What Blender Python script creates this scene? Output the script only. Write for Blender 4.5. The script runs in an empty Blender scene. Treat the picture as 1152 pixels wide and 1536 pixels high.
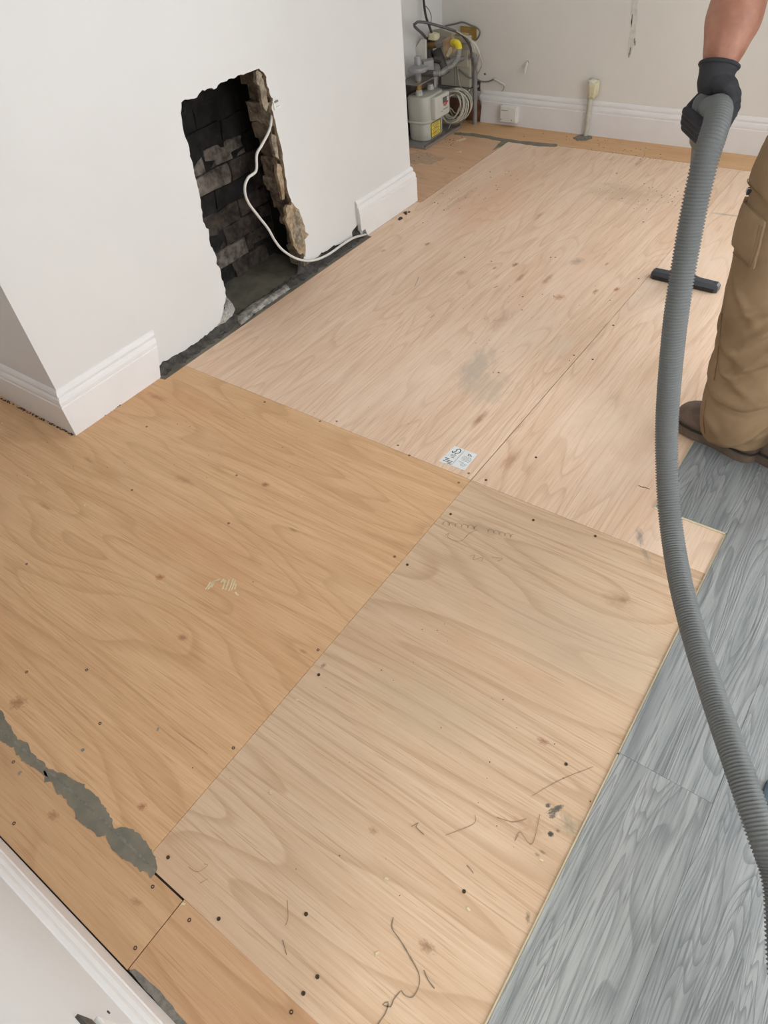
import bpy, bmesh, math, random
import numpy as np
from mathutils import Vector, Matrix, noise as mnoise
R_ = math.radians
random.seed(7)
col = bpy.context.scene.collection
SC = bpy.context.scene

# ------------------------------------------------------------------ camera
F_PX = 1018.48
def _rot(a, b, c):
    return Matrix.Rotation(a, 3, 'Z') @ Matrix.Rotation(b, 3, 'X') @ Matrix.Rotation(c, 3, 'Z')
CAM_R = _rot(0.7105070644, 0.7699251035, -0.1260071475)
CAM_P = Vector((0, 0, 1.38))
cam_d = bpy.data.cameras.new('camera')
cam_d.sensor_fit = 'VERTICAL'; cam_d.sensor_height = 24.0; cam_d.lens = F_PX * 24.0 / 1536.0
cam_d.clip_start = 0.02; cam_d.clip_end = 100
cam = bpy.data.objects.new('camera', cam_d); col.objects.link(cam)
cam.matrix_world = Matrix.Translation(CAM_P) @ CAM_R.to_4x4()
SC.camera = cam

# ------------------------------------------------------------------ world, lights, exposure
W = bpy.data.worlds.new('overcast_sky'); SC.world = W; W.use_nodes = True
bg = W.node_tree.nodes['Background']; bg.inputs[0].default_value = (0.80, 0.90, 1.0, 1); bg.inputs[1].default_value = 1.6
SC.view_settings.view_transform = 'Standard'; SC.view_settings.look = 'None'
SC.view_settings.exposure = 0.0; SC.view_settings.gamma = 1.0
SC.view_settings.use_curve_mapping = False
def area_light(name, loc, rot, sx, sy, power, colr):
    d = bpy.data.lights.new(name, 'AREA'); d.shape = 'RECTANGLE'; d.size = sx; d.size_y = sy
    d.energy = power; d.color = colr
    o = bpy.data.objects.new(name, d); col.objects.link(o); o.location = loc; o.rotation_euler = rot
    return o
area_light('patio_door_daylight', (1.45, 4.10, 1.12), (R_(-90), 0, 0), 1.9, 2.0, 112, (0.93, 0.97, 1.0))
area_light('side_fill_light', (2.90, 0.70, 1.45), (0, R_(90), 0), 1.3, 1.6, 86, (0.97, 0.98, 1.0))  # added fill from an unseen side, lifts the back wall and chimney return
area_light('hall_fill_light', (0.15, -1.37, 1.25), (R_(90), 0, 0), 0.8, 1.5, 16, (1.0, 0.97, 0.92))  # added fill from the hall for surfaces that face the doorway

# ------------------------------------------------------------------ photo-pixel helpers
def ray(x, y):
    return CAM_R @ Vector(((x - 576) / F_PX, -(y - 768) / F_PX, -1.0))
def on(ax, val, x, y):
    d = ray(x, y); i = 'xyz'.index(ax); t = (val - CAM_P[i]) / d[i]; return CAM_P + d * t
def at(x, y, dist):
    return CAM_P + ray(x, y).normalized() * dist
def fl(x, y, z=0.0): return on('z', z, x, y)

# ------------------------------------------------------------------ materials
def lin(r, g, b):
    f = lambda c: (c / 255 / 12.92) if c / 255 <= .04045 else ((c / 255 + .055) / 1.055) ** 2.4
    return (f(r), f(g), f(b), 1)
def newmat(name):
    m = bpy.data.materials.new(name); m.use_nodes = True
    return m, m.node_tree, m.node_tree.nodes['Principled BSDF']
def N(nt, t, **kw):
    n = nt.nodes.new(t)
    for k, v in kw.items(): setattr(n, k, v)
    return n
def mixc(nt, fac, a, b, mode='MIX'):
    n = N(nt, 'ShaderNodeMix', data_type='RGBA', blend_type=mode)
    for s, v in ((n.inputs[0], fac), (n.inputs[6], a), (n.inputs[7], b)):
        if hasattr(v, 'is_linked'): nt.links.new(v, s)
        else: s.default_value = v
    return n.outputs[2]
def mrange(nt, v, a, b, c=0., d=1., smooth=True):
    n = N(nt, 'ShaderNodeMapRange'); n.interpolation_type = 'SMOOTHSTEP' if smooth else 'LINEAR'
    nt.links.new(v, n.inputs[0])
    for i, x in zip((1, 2, 3, 4), (a, b, c, d)): n.inputs[i].default_value = x
    return n.outputs[0]
def math_(nt, op, a, b=None):
    n = N(nt, 'ShaderNodeMath', operation=op)
    for i, v in enumerate((a, b)):
        if v is None: continue
        if hasattr(v, 'is_linked'): nt.links.new(v, n.inputs[i])
        else: n.inputs[i].default_value = v
    return n.outputs[0]
def noise_(nt, vec, scale, detail=3, rough=.5, dist=0.):
    n = N(nt, 'ShaderNodeTexNoise'); n.inputs['Scale'].default_value = scale; n.inputs['Detail'].default_value = detail
    n.inputs['Roughness'].default_value = rough; n.inputs['Distortion'].default_value = dist
    if vec is not None: nt.links.new(vec, n.inputs['Vector'])
    return n.outputs['Fac']
def mapping(nt, vec, loc=(0, 0, 0), rot=(0, 0, 0), scale=(1, 1, 1), typ='POINT'):
    n = N(nt, 'ShaderNodeMapping', vector_type=typ)
    nt.links.new(vec, n.inputs['Vector'])
    n.inputs['Location'].default_value = loc; n.inputs['Rotation'].default_value = rot; n.inputs['Scale'].default_value = scale
    return n.outputs[0]
def bump(nt, bs, h, strength, dist=.002):
    b = N(nt, 'ShaderNodeBump'); b.inputs['Strength'].default_value = strength; b.inputs['Distance'].default_value = dist
    nt.links.new(h, b.inputs['Height']); nt.links.new(b.outputs[0], bs.inputs['Normal'])
def objvec(nt): return N(nt, 'ShaderNodeTexCoord').outputs['Object']

def plain(name, c, rough=.5, metal=0., var=.12, scale=30., bmp=.15, c2=None, bscale=None, bdist=.002, spec=.5):
    """base colour with a soft noise variation and fine relief"""
    m, nt, bs = newmat(name)
    v = objvec(nt)
    n = noise_(nt, v, scale, 4, .6)
    a = lin(*c)
    b = lin(*c2) if c2 else tuple(x * (1 - var * 1.6) for x in a[:3]) + (1,)
    f = mrange(nt, n, .3, .7)
    nt.links.new(mixc(nt, f, a, b), bs.inputs['Base Color'])
    bs.inputs['Roughness'].default_value = rough; bs.inputs['Metallic'].default_value = metal
    bs.inputs['Specular IOR Level'].default_value = spec
    if bmp:
        bump(nt, bs, noise_(nt, v, bscale or scale * 4, 4, .6), bmp, bdist)
    return m

def spot(nt, vec, prev, c, rx, ry, rot, colour, strength=1., wob=.55, edge=.95, ns=2.5):
    """a stain, knot or smudge with a ragged outline of its own at a fixed place on the board"""
    l = mapping(nt, vec, loc=(c[0], c[1], 0), rot=(0, 0, rot), scale=(rx, ry, 1), typ='TEXTURE')
    ln = N(nt, 'ShaderNodeVectorMath', operation='LENGTH'); nt.links.new(l, ln.inputs[0])
    n = noise_(nt, l, ns, 3, .6)
    d = math_(nt, 'ADD', ln.outputs['Value'], math_(nt, 'MULTIPLY', math_(nt, 'SUBTRACT', n, .5), wob * 3))
    f = mrange(nt, d, 1.0, 1.0 - edge, 0, strength)
    return mixc(nt, f, prev, colour)

def ply(name, c_lo, c_hi, axis, seed, ring=.5, knots=.5, stains=(), ringscale=1.0, pale=None, rough=.55, kth=.62):
    m, nt, bs = newmat(name)
    v0 = objvec(nt)
    v = mapping(nt, v0, loc=(seed * 3.7, seed * 1.9, seed))
    if axis == 'y':
        v = mapping(nt, v0, loc=(seed * 3.7, seed * 1.9, seed), rot=(0, 0, R_(90)))
    # rotary-cut cathedral figure: contour lines of a field stretched along the grain
    fld = noise_(nt, mapping(nt, v, scale=(.85 * ringscale, 5.6 * ringscale, 1)), 1.0, 1.2, .4, .25)
    ringv = math_(nt, 'FRACT', math_(nt, 'MULTIPLY', fld, 11.))
    ringm = mrange(nt, ringv, .60, .95)
    ringm = math_(nt, 'MULTIPLY', ringm, mrange(nt, ringv, 1.0, .93))
    fine = noise_(nt, mapping(nt, v, scale=(5, 210, 1)), 1.0, 5, .65, .15)
    fine2 = noise_(nt, mapping(nt, v, scale=(9, 330, 1)), 1.0, 2, .5, 0)
    mid = noise_(nt, mapping(nt, v, scale=(1.1, 17, 1)), 1.0, 4, .6, .5)
    big = noise_(nt, mapping(nt, v, scale=(1.3, 2.6, 1)), 1.0, 3, .5, .4)
    a, b = lin(*c_lo), lin(*c_hi)
    f = math_(nt, 'ADD', math_(nt, 'MULTIPLY', mrange(nt, fine, .32, .68), .55), math_(nt, 'MULTIPLY', mrange(nt, mid, .3, .7), .45))
    c = mixc(nt, f, a, b)
    dark = tuple(x * y for x, y in zip(a[:3], (.74, .66, .58))) + (1,)
    c = mixc(nt, math_(nt, 'MULTIPLY', ringm, ring * .60), c, dark)
    c = mixc(nt, mrange(nt, fine2, .54, .74, 0, .55), c, dark)
    p = lin(*(pale or c_hi))
    c = mixc(nt, mrange(nt, big, .48, .72, 0, .45), c, p)
    pink = tuple(x * y for x, y in zip(a[:3], (.96, .80, .72))) + (1,)
    c = mixc(nt, mrange(nt, noise_(nt, mapping(nt, v, loc=(9, 4, 0), scale=(1.0, 3.2, 1)), 1.0, 3, .5, .4), .52, .72, 0, .45), c, pink)
    if knots:
        vo = N(nt, 'ShaderNodeTexVoronoi'); vo.inputs['Scale'].default_value = 1.0
        warp = mapping(nt, v, scale=(2.2, 9.5, 1)); nt.links.new(warp, vo.inputs['Vector'])
        sep = N(nt, 'ShaderNodeSeparateColor'); nt.links.new(vo.outputs['Color'], sep.inputs[0])
        dd = math_(nt, 'ADD', vo.outputs['Distance'], math_(nt, 'MULTIPLY', math_(nt, 'SUBTRACT', noise_(nt, v, 40, 2), .5), .10))
        k = mrange(nt, dd, .17, .0)
        k = math_(nt, 'MULTIPLY', k, mrange(nt, sep.outputs[0], kth, kth + .2))
        c = mixc(nt, math_(nt, 'MULTIPLY', k, knots), c, lin(160, 106, 74))
    for s in stains: c = spot(nt, v0, c, *s)
    nt.links.new(c, bs.inputs['Base Color'])
    bs.inputs['Roughness'].default_value = rough; bs.inputs['Specular IOR Level'].default_value = .35
    bump(nt, bs, fine, .12, .0012)
    return m

def vinyl(name, seed, tint=(1, 1, 1)):
    m, nt, bs = newmat(name)
    v0 = objvec(nt)
    v = mapping(nt, v0, loc=(seed * 2.31, seed * 5.17, seed * 1.3))
    fld = noise_(nt, mapping(nt, v, scale=(9, .95, 1)), 1.0, 2, .5, .6)
    lines = math_(nt, 'FRACT', math_(nt, 'MULTIPLY', fld, 32.))
    lm = math_(nt, 'MULTIPLY', mrange(nt, lines, .45, .95), mrange(nt, lines, 1.0, .93))
    fine = noise_(nt, mapping(nt, v, scale=(270, 7, 1)), 1.0, 4, .6, .5)
    mid = noise_(nt, mapping(nt, v, scale=(30, 1.6, 1)), 1.0, 4, .65, .5)
    big = noise_(nt, mapping(nt, v, scale=(5, 1.2, 1)), 1.0, 2, .5, .5)
    t = lambda c: tuple(x * y for x, y in zip(lin(*c)[:3], tint)) + (1,)
    c = mixc(nt, mrange(nt, mid, .3, .7), t((144, 148, 147)), t((174, 176, 174)))
    c = mixc(nt, mrange(nt, big, .45, .7, 0, .5), c, t((152, 152, 154)))
    c = mixc(nt, math_(nt, 'MULTIPLY', lm, .5), c, t((104, 108, 110)))
    c = mixc(nt, mrange(nt, fine, .48, .66, 0, .75), c, t((112, 116, 118)))
    nt.links.new(c, bs.inputs['Base Color'])
    bs.inputs['Roughness'].default_value = .45; bs.inputs['Specular IOR Level'].default_value = .5
    h = math_(nt, 'ADD', fine, math_(nt, 'MULTIPLY', lm, -.8))
    bump(nt, bs, h, .35, .0012)
    return m

M = {}
M['wall'] = plain('white_emulsion', (220, 218, 216), .6, var=.02, scale=2.5, bmp=.10, bscale=90, bdist=.001, spec=.3)
M['wall_back'] = plain('off_white_emulsion', (226, 222, 215), .6, var=.03, scale=2.5, bmp=.10, bscale=90, bdist=.001, spec=.3)
M['gloss'] = plain('white_gloss_paint', (232, 229, 228), .32, var=.03, scale=6, bmp=.05, bscale=60)
M['ceiling'] = plain('ceiling_paint', (236, 236, 232), .8, var=.01, bmp=0)
M['concrete'] = plain('subfloor_concrete', (96, 90, 82), .9, var=.2, scale=9)
M['gapdark'] = plain('dark_gap', (52, 44, 36), .9, var=.2)
M['filler'] = plain('grey_floor_filler', (134, 128, 112), .75, c2=(116, 112, 100), scale=22, bmp=.2)
M['filler_dark'] = plain('grey_floor_filler_dust', (140, 134, 124), .85, c2=(112, 108, 100), scale=90, bmp=.4)
M['cement'] = plain('cement_screed', (122, 116, 102), .8, c2=(98, 93, 82), scale=11, bmp=.3)
M['cement_rough'] = plain('rough_dark_cement', (92, 88, 83), .95, c2=(58, 55, 53), scale=38, bmp=.9, bscale=120, bdist=.006)
M['lump'] = plain('pale_mortar', (176, 171, 163), .95, c2=(104, 99, 93), scale=38, bmp=.9, bdist=.005)
M['pale_lump'] = plain('pale_speckled_mortar', (206, 202, 194), .95, c2=(160, 155, 148), scale=110, bmp=.9, bdist=.005)
M['plaster_edge'] = plain('broken_plaster', (184, 166, 138), .95, c2=(138, 112, 86), scale=45, bmp=.9, bdist=.005)
M['brick_soot_shade'] = plain('sooty_shaded_brick', (46, 43, 42), .98, c2=(22, 21, 21), scale=14, bmp=.9, bscale=60, bdist=.006)
M['brick_brown'] = plain('stained_brick', (92, 80, 72), .95, c2=(44, 40, 38), scale=24, bmp=.9, bscale=60, bdist=.006)
M['brick_pale'] = plain('pale_lit_brick', (140, 130, 120), .95, c2=(62, 56, 52), scale=24, bmp=.9, bscale=60, bdist=.006)
M['jamb'] = plain('broken_jamb_brick', (146, 130, 110), .95, c2=(92, 80, 68), scale=34, bmp=1., bscale=80, bdist=.008)
M['jamb2'] = plain('broken_jamb_mortar', (168, 156, 136), .95, c2=(108, 94, 78), scale=42, bmp=1., bscale=80, bdist=.008)
M['soot'] = plain('soot_black', (30, 28, 28), .98, c2=(18, 17, 17), scale=10, bmp=.6)
M['cable_white'] = plain('white_pvc_flex', (216, 212, 206), .45, var=.06)
M['cable_cream'] = plain('cream_pvc_flex', (200, 196, 180), .5, var=.12)
M['cable_grey'] = plain('grey_pvc_flex', (120, 118, 114), .5, var=.1)
M['cable_thick'] = plain('dark_grey_pvc_flex', (92, 88, 90), .5, var=.1)
M['cable_black'] = plain('black_pvc_flex', (44, 40, 42), .5, var=.1)
M['hose'] = plain('grey_ribbed_hose', (106, 109, 108), .55, var=.10, scale=5, bmp=.05)
M['wand'] = plain('dark_grey_plastic_tube', (84, 86, 87), .45, var=.08)
M['nozzle'] = plain('charcoal_plastic', (66, 70, 77), .42, var=.1, scale=14)
M['rubber'] = plain('dark_rubber', (50, 47, 44), .8, var=.2)
M['trouser'] = plain('khaki_work_cotton', (142, 118, 89), .9, c2=(124, 101, 73), scale=8, bmp=.35, bscale=900, bdist=.0008)
M['trouser2'] = plain('khaki_pocket_cotton', (144, 120, 91), .9, c2=(126, 103, 75), scale=8, bmp=.35, bscale=900, bdist=.0008)
M['thread'] = plain('khaki_stitching', (126, 104, 76), .9)
M['boot'] = plain('brown_suede', (116, 97, 84), .8, c2=(96, 79, 69), scale=25, bmp=.3, bscale=300)
M['sole'] = plain('brown_rubber_sole', (112, 94, 78), .8, c2=(90, 76, 64), scale=20)
M['glove'] = plain('black_knit_glove', (48, 48, 52), .85, c2=(38, 38, 42), scale=20, bmp=.5, bscale=600, bdist=.001)
M['skin'] = plain('tanned_skin', (172, 122, 100), .55, c2=(150, 100, 80), scale=22, bmp=.25, bscale=260, bdist=.0008)
M['shirt'] = plain('charcoal_cotton', (62, 62, 66), .9, var=.1)
M['hair'] = plain('short_brown_hair', (66, 50, 40), .8, c2=(44, 34, 28), scale=120, bmp=.9, bscale=300)
M['eye'] = plain('eye_white', (232, 228, 222), .3, var=0, bmp=0)
M['iris'] = plain('dark_iris', (48, 38, 30), .3, var=0, bmp=0)
M['lip'] = plain('lip_skin', (168, 100, 88), .5)
M['meter'] = plain('meter_grey_enamel', (186, 186, 176), .45, var=.05, scale=9)
M['meter_box'] = plain('meter_index_plastic', (204, 202, 192), .45, var=.04, scale=9)
M['screen'] = plain('lcd_grey', (92, 100, 92), .25, var=.05)
M['red'] = plain('red_print', (186, 60, 52), .6); M['ink'] = plain('dark_ink', (66, 66, 66), .7)
M['ink_pale'] = plain('pale_grey_ink', (142, 146, 142), .7, var=.1)
M['yellow'] = plain('yellow_label', (236, 214, 44), .5, var=.04); M['ochre'] = plain('ochre_notice', (182, 148, 70), .6, c2=(160, 124, 58), scale=30)
M['brass'] = plain('brass', (168, 138, 86), .38, .7, var=.1)
M['galv'] = plain('galvanised_steel', (150, 148, 144), .5, .35, var=.12, scale=14)
M['steel_dark'] = plain('primed_steel', (122, 104, 96), .6, .1, c2=(84, 76, 72), scale=12)
M['pipe_grey'] = plain('grey_painted_pipe', (140, 136, 134), .5, var=.1, scale=20)
M['pipe_dark'] = plain('dark_iron_pipe', (88, 84, 82), .6, .2, var=.2, scale=20)
M['reg'] = plain('cast_grey_regulator', (156, 156, 158), .5, .2, var=.08)
M['board'] = plain('white_painted_offcut', (226, 222, 214), .5, var=.06)
M['wood'] = plain('raw_wood_scrap', (190, 164, 132), .8, c2=(164, 134, 102), scale=30)
M['brown_wood'] = plain('bare_brown_timber', (142, 100, 72), .75, c2=(112, 78, 56), scale=16)
M['cabinet'] = plain('beige_fuse_cover', (188, 182, 166), .6, var=.06, scale=12)
M['foam'] = plain('cream_expanding_foam', (226, 218, 184), .8, var=.08, scale=60, bmp=.5)
M['plastic_white'] = plain('white_plastic', (230, 228, 222), .4, var=.03)
M['scar'] = plain('grey_plaster_scar', (200, 196, 188), .8, c2=(216, 213, 205), scale=40, bmp=.3)
M['label'] = plain('white_paper', (232, 234, 234), .6, var=.02, bmp=0)
M['core'] = plain('vinyl_core_edge', (222, 211, 180), .6, var=.06, bmp=0)
M['screw'] = plain('screw_steel', (92, 74, 54), .6, .2, c2=(58, 46, 36), scale=400)
M['pencil'] = plain('pencil_line', (168, 140, 112), .8, bmp=0)
M['pencil_dark'] = plain('smudged_pencil_line', (140, 124, 102), .8, bmp=0)
M['scuff'] = plain('cream_paint_scuff', (232, 216, 176), .7, bmp=0)
M['debris'] = plain('dark_crumb', (74, 68, 62), .9)
M['chip'] = plain('pale_chip', (226, 210, 170), .9)
M['pad'] = plain('slate_blue_foam', (76, 92, 100), .7, var=.15, scale=30)
M['frame'] = plain('white_upvc', (236, 236, 234), .35, var=.01, bmp=0)
gm, gnt, gbs = newmat('clear_glass')
tr = N(gnt, 'ShaderNodeBsdfTransparent'); gl = N(gnt, 'ShaderNodeBsdfGlossy'); gl.inputs['Roughness'].default_value = .02
mx = N(gnt, 'ShaderNodeMixShader'); mx.inputs[0].default_value = .06
gnt.links.new(tr.outputs[0], mx.inputs[1]); gnt.links.new(gl.outputs[0], mx.inputs[2]); gnt.links.new(mx.outputs[0], gnt.nodes['Material Output'].inputs[0])
M['glass'] = gm

# ------------------------------------------------------------------ mesh helpers
def spline(pts, step=.01, closed=False):
    P = [Vector(p) for p in pts]; out = []
    n = len(P)
    rng = range(n if closed else n - 1)
    for i in rng:
        if closed: a, b, c, d = P[(i - 1) % n], P[i], P[(i + 1) % n], P[(i + 2) % n]
        else: a, b, c, d = P[max(i - 1, 0)], P[i], P[i + 1], P[min(i + 2, n - 1)]
        k = max(1, int((c - b).length / step))
        for j in range(k):
            t = j / k
            out.append(.5 * ((2 * b) + (c - a) * t + (2 * a - 5 * b + 4 * c - d) * t * t + (3 * b - a - 3 * c + d) * t ** 3))
    if not closed: out.append(P[-1].copy())
    return out
def resample(P, step):
    out = [P[0].copy()]; acc = 0.
    for a, b in zip(P, P[1:]):
        L = (b - a).length
        while L > 0 and acc + L >= step:
            t = (step - acc) / L; a = a.lerp(b, t); out.append(a.copy()); L = (b - a).length; acc = 0.
        acc += L
    return out

class MB:
    def __init__(s): s.v = []; s.f = []; s.mi = []
    def add(s, vs, fs, mi=0):
        o = len(s.v); s.v += [tuple(v) for v in vs]; s.f += [tuple(i + o for i in f) for f in fs]; s.mi += [mi] * len(fs); return s
    def box(s, x0, x1, y0, y1, z0, z1, mi=0, bev=0.):
        if bev:
            bm = bmesh.new(); bmesh.ops.create_cube(bm, size=1)
            for v in bm.verts: v.co = Vector(((x0 + x1) / 2 + v.co.x * (x1 - x0), (y0 + y1) / 2 + v.co.y * (y1 - y0), (z0 + z1) / 2 + v.co.z * (z1 - z0)))
            bmesh.ops.bevel(bm, geom=bm.edges[:], offset=bev, segments=2, affect='EDGES', profile=.6)
            return s.bm(bm, mi)
        vs = [(x, y, z) for z in (z0, z1) for x, y in ((x0, y0), (x1, y0), (x1, y1), (x0, y1))]
        return s.add(vs, [(3, 2, 1, 0), (4, 5, 6, 7), (0, 1, 5, 4), (1, 2, 6, 5), (2, 3, 7, 6), (3, 0, 4, 7)], mi)
    def bm(s, bm, mi=0):
        bm.verts.index_update()
        s.add([v.co for v in bm.verts], [[v.index for v in f.verts] for f in bm.faces], mi); bm.free(); return s
    def tube(s, P, r, seg=10, cap=True, mi=0, closed=False, flat=None):
        P = [Vector(p) for p in P]; n = len(P)
        rs = r if isinstance(r, (list, tuple)) else [r] * n
        t0 = ((P[1] - P[0])).normalized()
        u = t0.orthogonal().normalized(); vs = []
        for i in range(n):
            if closed: t = (P[(i + 1) % n] - P[i - 1]).normalized()
            else: t = (P[min(i + 1, n - 1)] - P[max(i - 1, 0)]).normalized()
            u = (u - t * u.dot(t)).normalized(); w = t.cross(u)
            for j in range(seg):
                a = 2 * math.pi * j / seg
                vs.append(P[i] + (u * math.cos(a) + w * math.sin(a)) * rs[i])
        fs = []
        for i in range(n if closed else n - 1):
            i2 = (i + 1) % n
            for j in range(seg):
                k = (j + 1) % seg
                fs.append((i * seg + j, i * seg + k, i2 * seg + k, i2 * seg + j))
        if cap and not closed: fs += [tuple(range(seg))[::-1], tuple(range((n - 1) * seg, n * seg))]
        return s.add(vs, fs, mi)
    def cyl(s, a, b, r, r2=None, seg=16, mi=0):
        return s.tube([a, b], [r, r if r2 is None else r2], seg, True, mi)
    def lathe(s, prof, org, axis=(0, 0, 1), seg=24, mi=0):
        ax = Vector(axis).normalized(); u = ax.orthogonal().normalized(); w = ax.cross(u); o = Vector(org); vs = []
        for r, h in prof:
            for j in range(seg):
                a = 2 * math.pi * j / seg; vs.append(o + ax * h + (u * math.cos(a) + w * math.sin(a)) * max(r, 1e-5))
        n = len(prof)
        fs = [(i * seg + j, i * seg + (j + 1) % seg, (i + 1) * seg + (j + 1) % seg, (i + 1) * seg + j) for i in range(n - 1) for j in range(seg)]
        fs += [tuple(range(seg))[::-1], tuple(range((n - 1) * seg, n * seg))]
        return s.add(vs, fs, mi)
    def prism(s, poly, vec, mi=0, mi_side=None):
        """poly: 3D points of a planar outline; vec: extrusion vector"""
        v = Vector(vec); n = len(poly); P = [Vector(p) for p in poly]
        s.add(P + [p + v for p in P], [tuple(range(n)), tuple(range(2 * n - 1, n - 1, -1))], mi)
        o = len(s.v) - 2 * n
        for i in range(n):
            j = (i + 1) % n; s.f.append((o + i, o + n + i, o + n + j, o + j)); s.mi.append(mi if mi_side is None else mi_side)
        return s
    def build(s, name, mat, parent=None, smooth=False, angle=None):
        me = bpy.data.meshes.new(name); me.from_pydata(s.v, [], s.f)
        mats = mat if isinstance(mat, (list, tuple)) else [mat]
        for m in mats: me.materials.append(m)
        me.polygons.foreach_set('material_index', s.mi)
        bm = bmesh.new(); bm.from_mesh(me); bmesh.ops.recalc_face_normals(bm, faces=bm.faces[:])
        ng = [f for f in bm.faces if len(f.verts) > 4]
        if ng: bmesh.ops.triangulate(bm, faces=ng, ngon_method='EAR_CLIP')
        bm.to_mesh(me); bm.free()
        if smooth:
            me.polygons.foreach_set('use_smooth', [True] * len(me.polygons))
            if angle: me.set_sharp_from_angle(angle=R_(angle))
        o = bpy.data.objects.new(name, me); col.objects.link(o)
        if parent is not None: o.parent = parent
        if name in PRINTS: o['kind'] = 'stuff'
        return o
PRINTS = {'print_line', 'small_print', 'red_print', 'logo', 'label_border', 'scratch'}
def empty(name, loc=(0, 0, 0)):
    o = bpy.data.objects.new(name, None); col.objects.link(o); o.empty_display_size = .05
    return o
def tag(o, label, cat=None, group=None, kind=None):
    o['label'] = label
    if cat: o['category'] = cat
    if group: o['group'] = group
    if kind: o['kind'] = kind
    return o
def struct(o, label):
    o['kind'] = 'structure'; o['label'] = label; return o
def rough_box(x0, x1, y0, y1, z0, z1, amp, cuts=4, seed=0., fr=22.):
    bm = bmesh.new(); bmesh.ops.create_cube(bm, size=1)
    bmesh.ops.subdivide_edges(bm, edges=bm.edges[:], cuts=cuts, use_grid_fill=True)
    for v in bm.verts:
        v.co = Vector(((x0 + x1) / 2 + v.co.x * (x1 - x0), (y0 + y1) / 2 + v.co.y * (y1 - y0), (z0 + z1) / 2 + v.co.z * (z1 - z0)))
        v.co += Vector(mnoise.noise_vector(v.co * fr + Vector((seed, seed * 2, 0)))) * amp
    m = MB(); m.bm(bm); return m
def jag(poly, amp, step, seed=0):
    """ragged outline: subdivide a 2D polyline and jitter it"""
    out = []
    for i in range(len(poly)):
        a, b = Vector(poly[i]), Vector(poly[(i + 1) % len(poly)]); L = (b - a).length; k = max(1, int(L / step))
        for j in range(k):
            p = a.lerp(b, j / k); q = Vector((p.x * 9 + seed, p.y * 9, seed))
            n1 = mnoise.noise(q * 2.2) + .7 * mnoise.noise(q * 7.) + .5 * mnoise.noise(q * 19.); n2 = mnoise.noise(q * 2.2 + Vector((40, 7, 3))) + .7 * mnoise.noise(q * 7. + Vector((4, 70, 3))) + .5 * mnoise.noise(q * 19. + Vector((4, 70, 3)))
            out.append(Vector((p.x + n1 * amp, p.y + n2 * amp)))
    return out

# ================================================================== STRUCTURE
XW, XA = -2.003, -2.55           # chimney-breast face, alcove party wall
Y0C, Y1C = 0.790, 2.842          # chimney-breast near and far corners
YB, YN, XR, ZC = 4.020, -0.155, 2.80, 2.50
# ---- floor
fb = MB(); fb.box(XA - .1, XR + .1, YN - 1.4, YB + .1, -.15, -.0125)
floor = struct(fb.build('floor', M['concrete']), 'subfloor of the room under plywood sheets and grey vinyl planks')
S = lambda px, py, rx, ry, rot, c, *k: ((fl(px, py).x, fl(px, py).y), rx, ry, rot, lin(*c), *k)
KN = (150, 96, 62)
st1 = [S(398, 727, .018, .012, 0, KN, .9), S(240, 866, .020, .013, .2, (172, 112, 74), .9), S(27, 1054, .030, .022, .3, KN, .7), S(275, 956, .018, .010, 0, (168, 116, 80), .7),
       S(440, 795, .024, .006, 0, (150, 110, 76), .7), S(213, 1210, .014, .010, .4, (162, 104, 70), .8), S(155, 1300, .02, .006, 0, (150, 104, 72), .5),
       S(133, 690, .04, .008, -.1, (160, 120, 80), .6), S(68, 760, .05, .008, 0, (158, 118, 82), .6), S(455, 977, .016, .006, 0, KN, .5), S(272, 957, .02, .01, 0, KN, .4), S(60, 600, .3, .16, 0, (176, 148, 104), .35, .3, .8)]
st2 = [S(815, 1112, .02, .009, 0, (164, 110, 88), .8), S(795, 1240, .05, .02, 0, (168, 126, 92), .45), S(822, 1208, .007, .005, .9, (92, 88, 80), .9, .6, .6), S(832, 1215, .020, .007, 1.0, (98, 92, 84), .9, .8, .6), S(838, 1211, .012, .005, .9, (98, 92, 84), .9, .6, .6), S(829, 1224, .010, .005, .9, (98, 92, 84), .8, .6, .6), S(826, 1251, .007, .006, 0, (80, 76, 70), 1., .4, .5), S(837, 1246, .006, .004, 0, (110, 96, 80), .8), S(852, 1234, .035, .014, 2.4, (150, 136, 116), .55, .7), S(814, 1278, .01, .004, 0, (130, 112, 88), .8), S(792, 1376, .006, .012, .5, (120, 104, 80), .8), S(806, 1282, .008, .004, 0, (130, 112, 88), .7),
       S(935, 900, .016, .010, 0, (158, 120, 92), .7), S(925, 900, .05, .03, 0, (172, 140, 112), .5, .5), S(968, 830, .05, .010, -.9, (150, 134, 120), .6, .6), S(640, 1420, .022, .012, 0, (140, 104, 76), .7), S(485, 998, .008, .010, 0, (120, 106, 92), .7),
       S(720, 790, .10, .03, 0, (168, 138, 106), .5, .5), S(860, 1240, .05, .02, .5, (150, 136, 112), .4, .5), S(560, 1246, .016, .009, 0, (166, 120, 86), .6), S(650, 1060, .22, .10, 0, (190, 172, 142), .35, .4, .8), S(880, 960, .28, .14, 0, (192, 172, 148), .4, .4, .8)]
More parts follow.
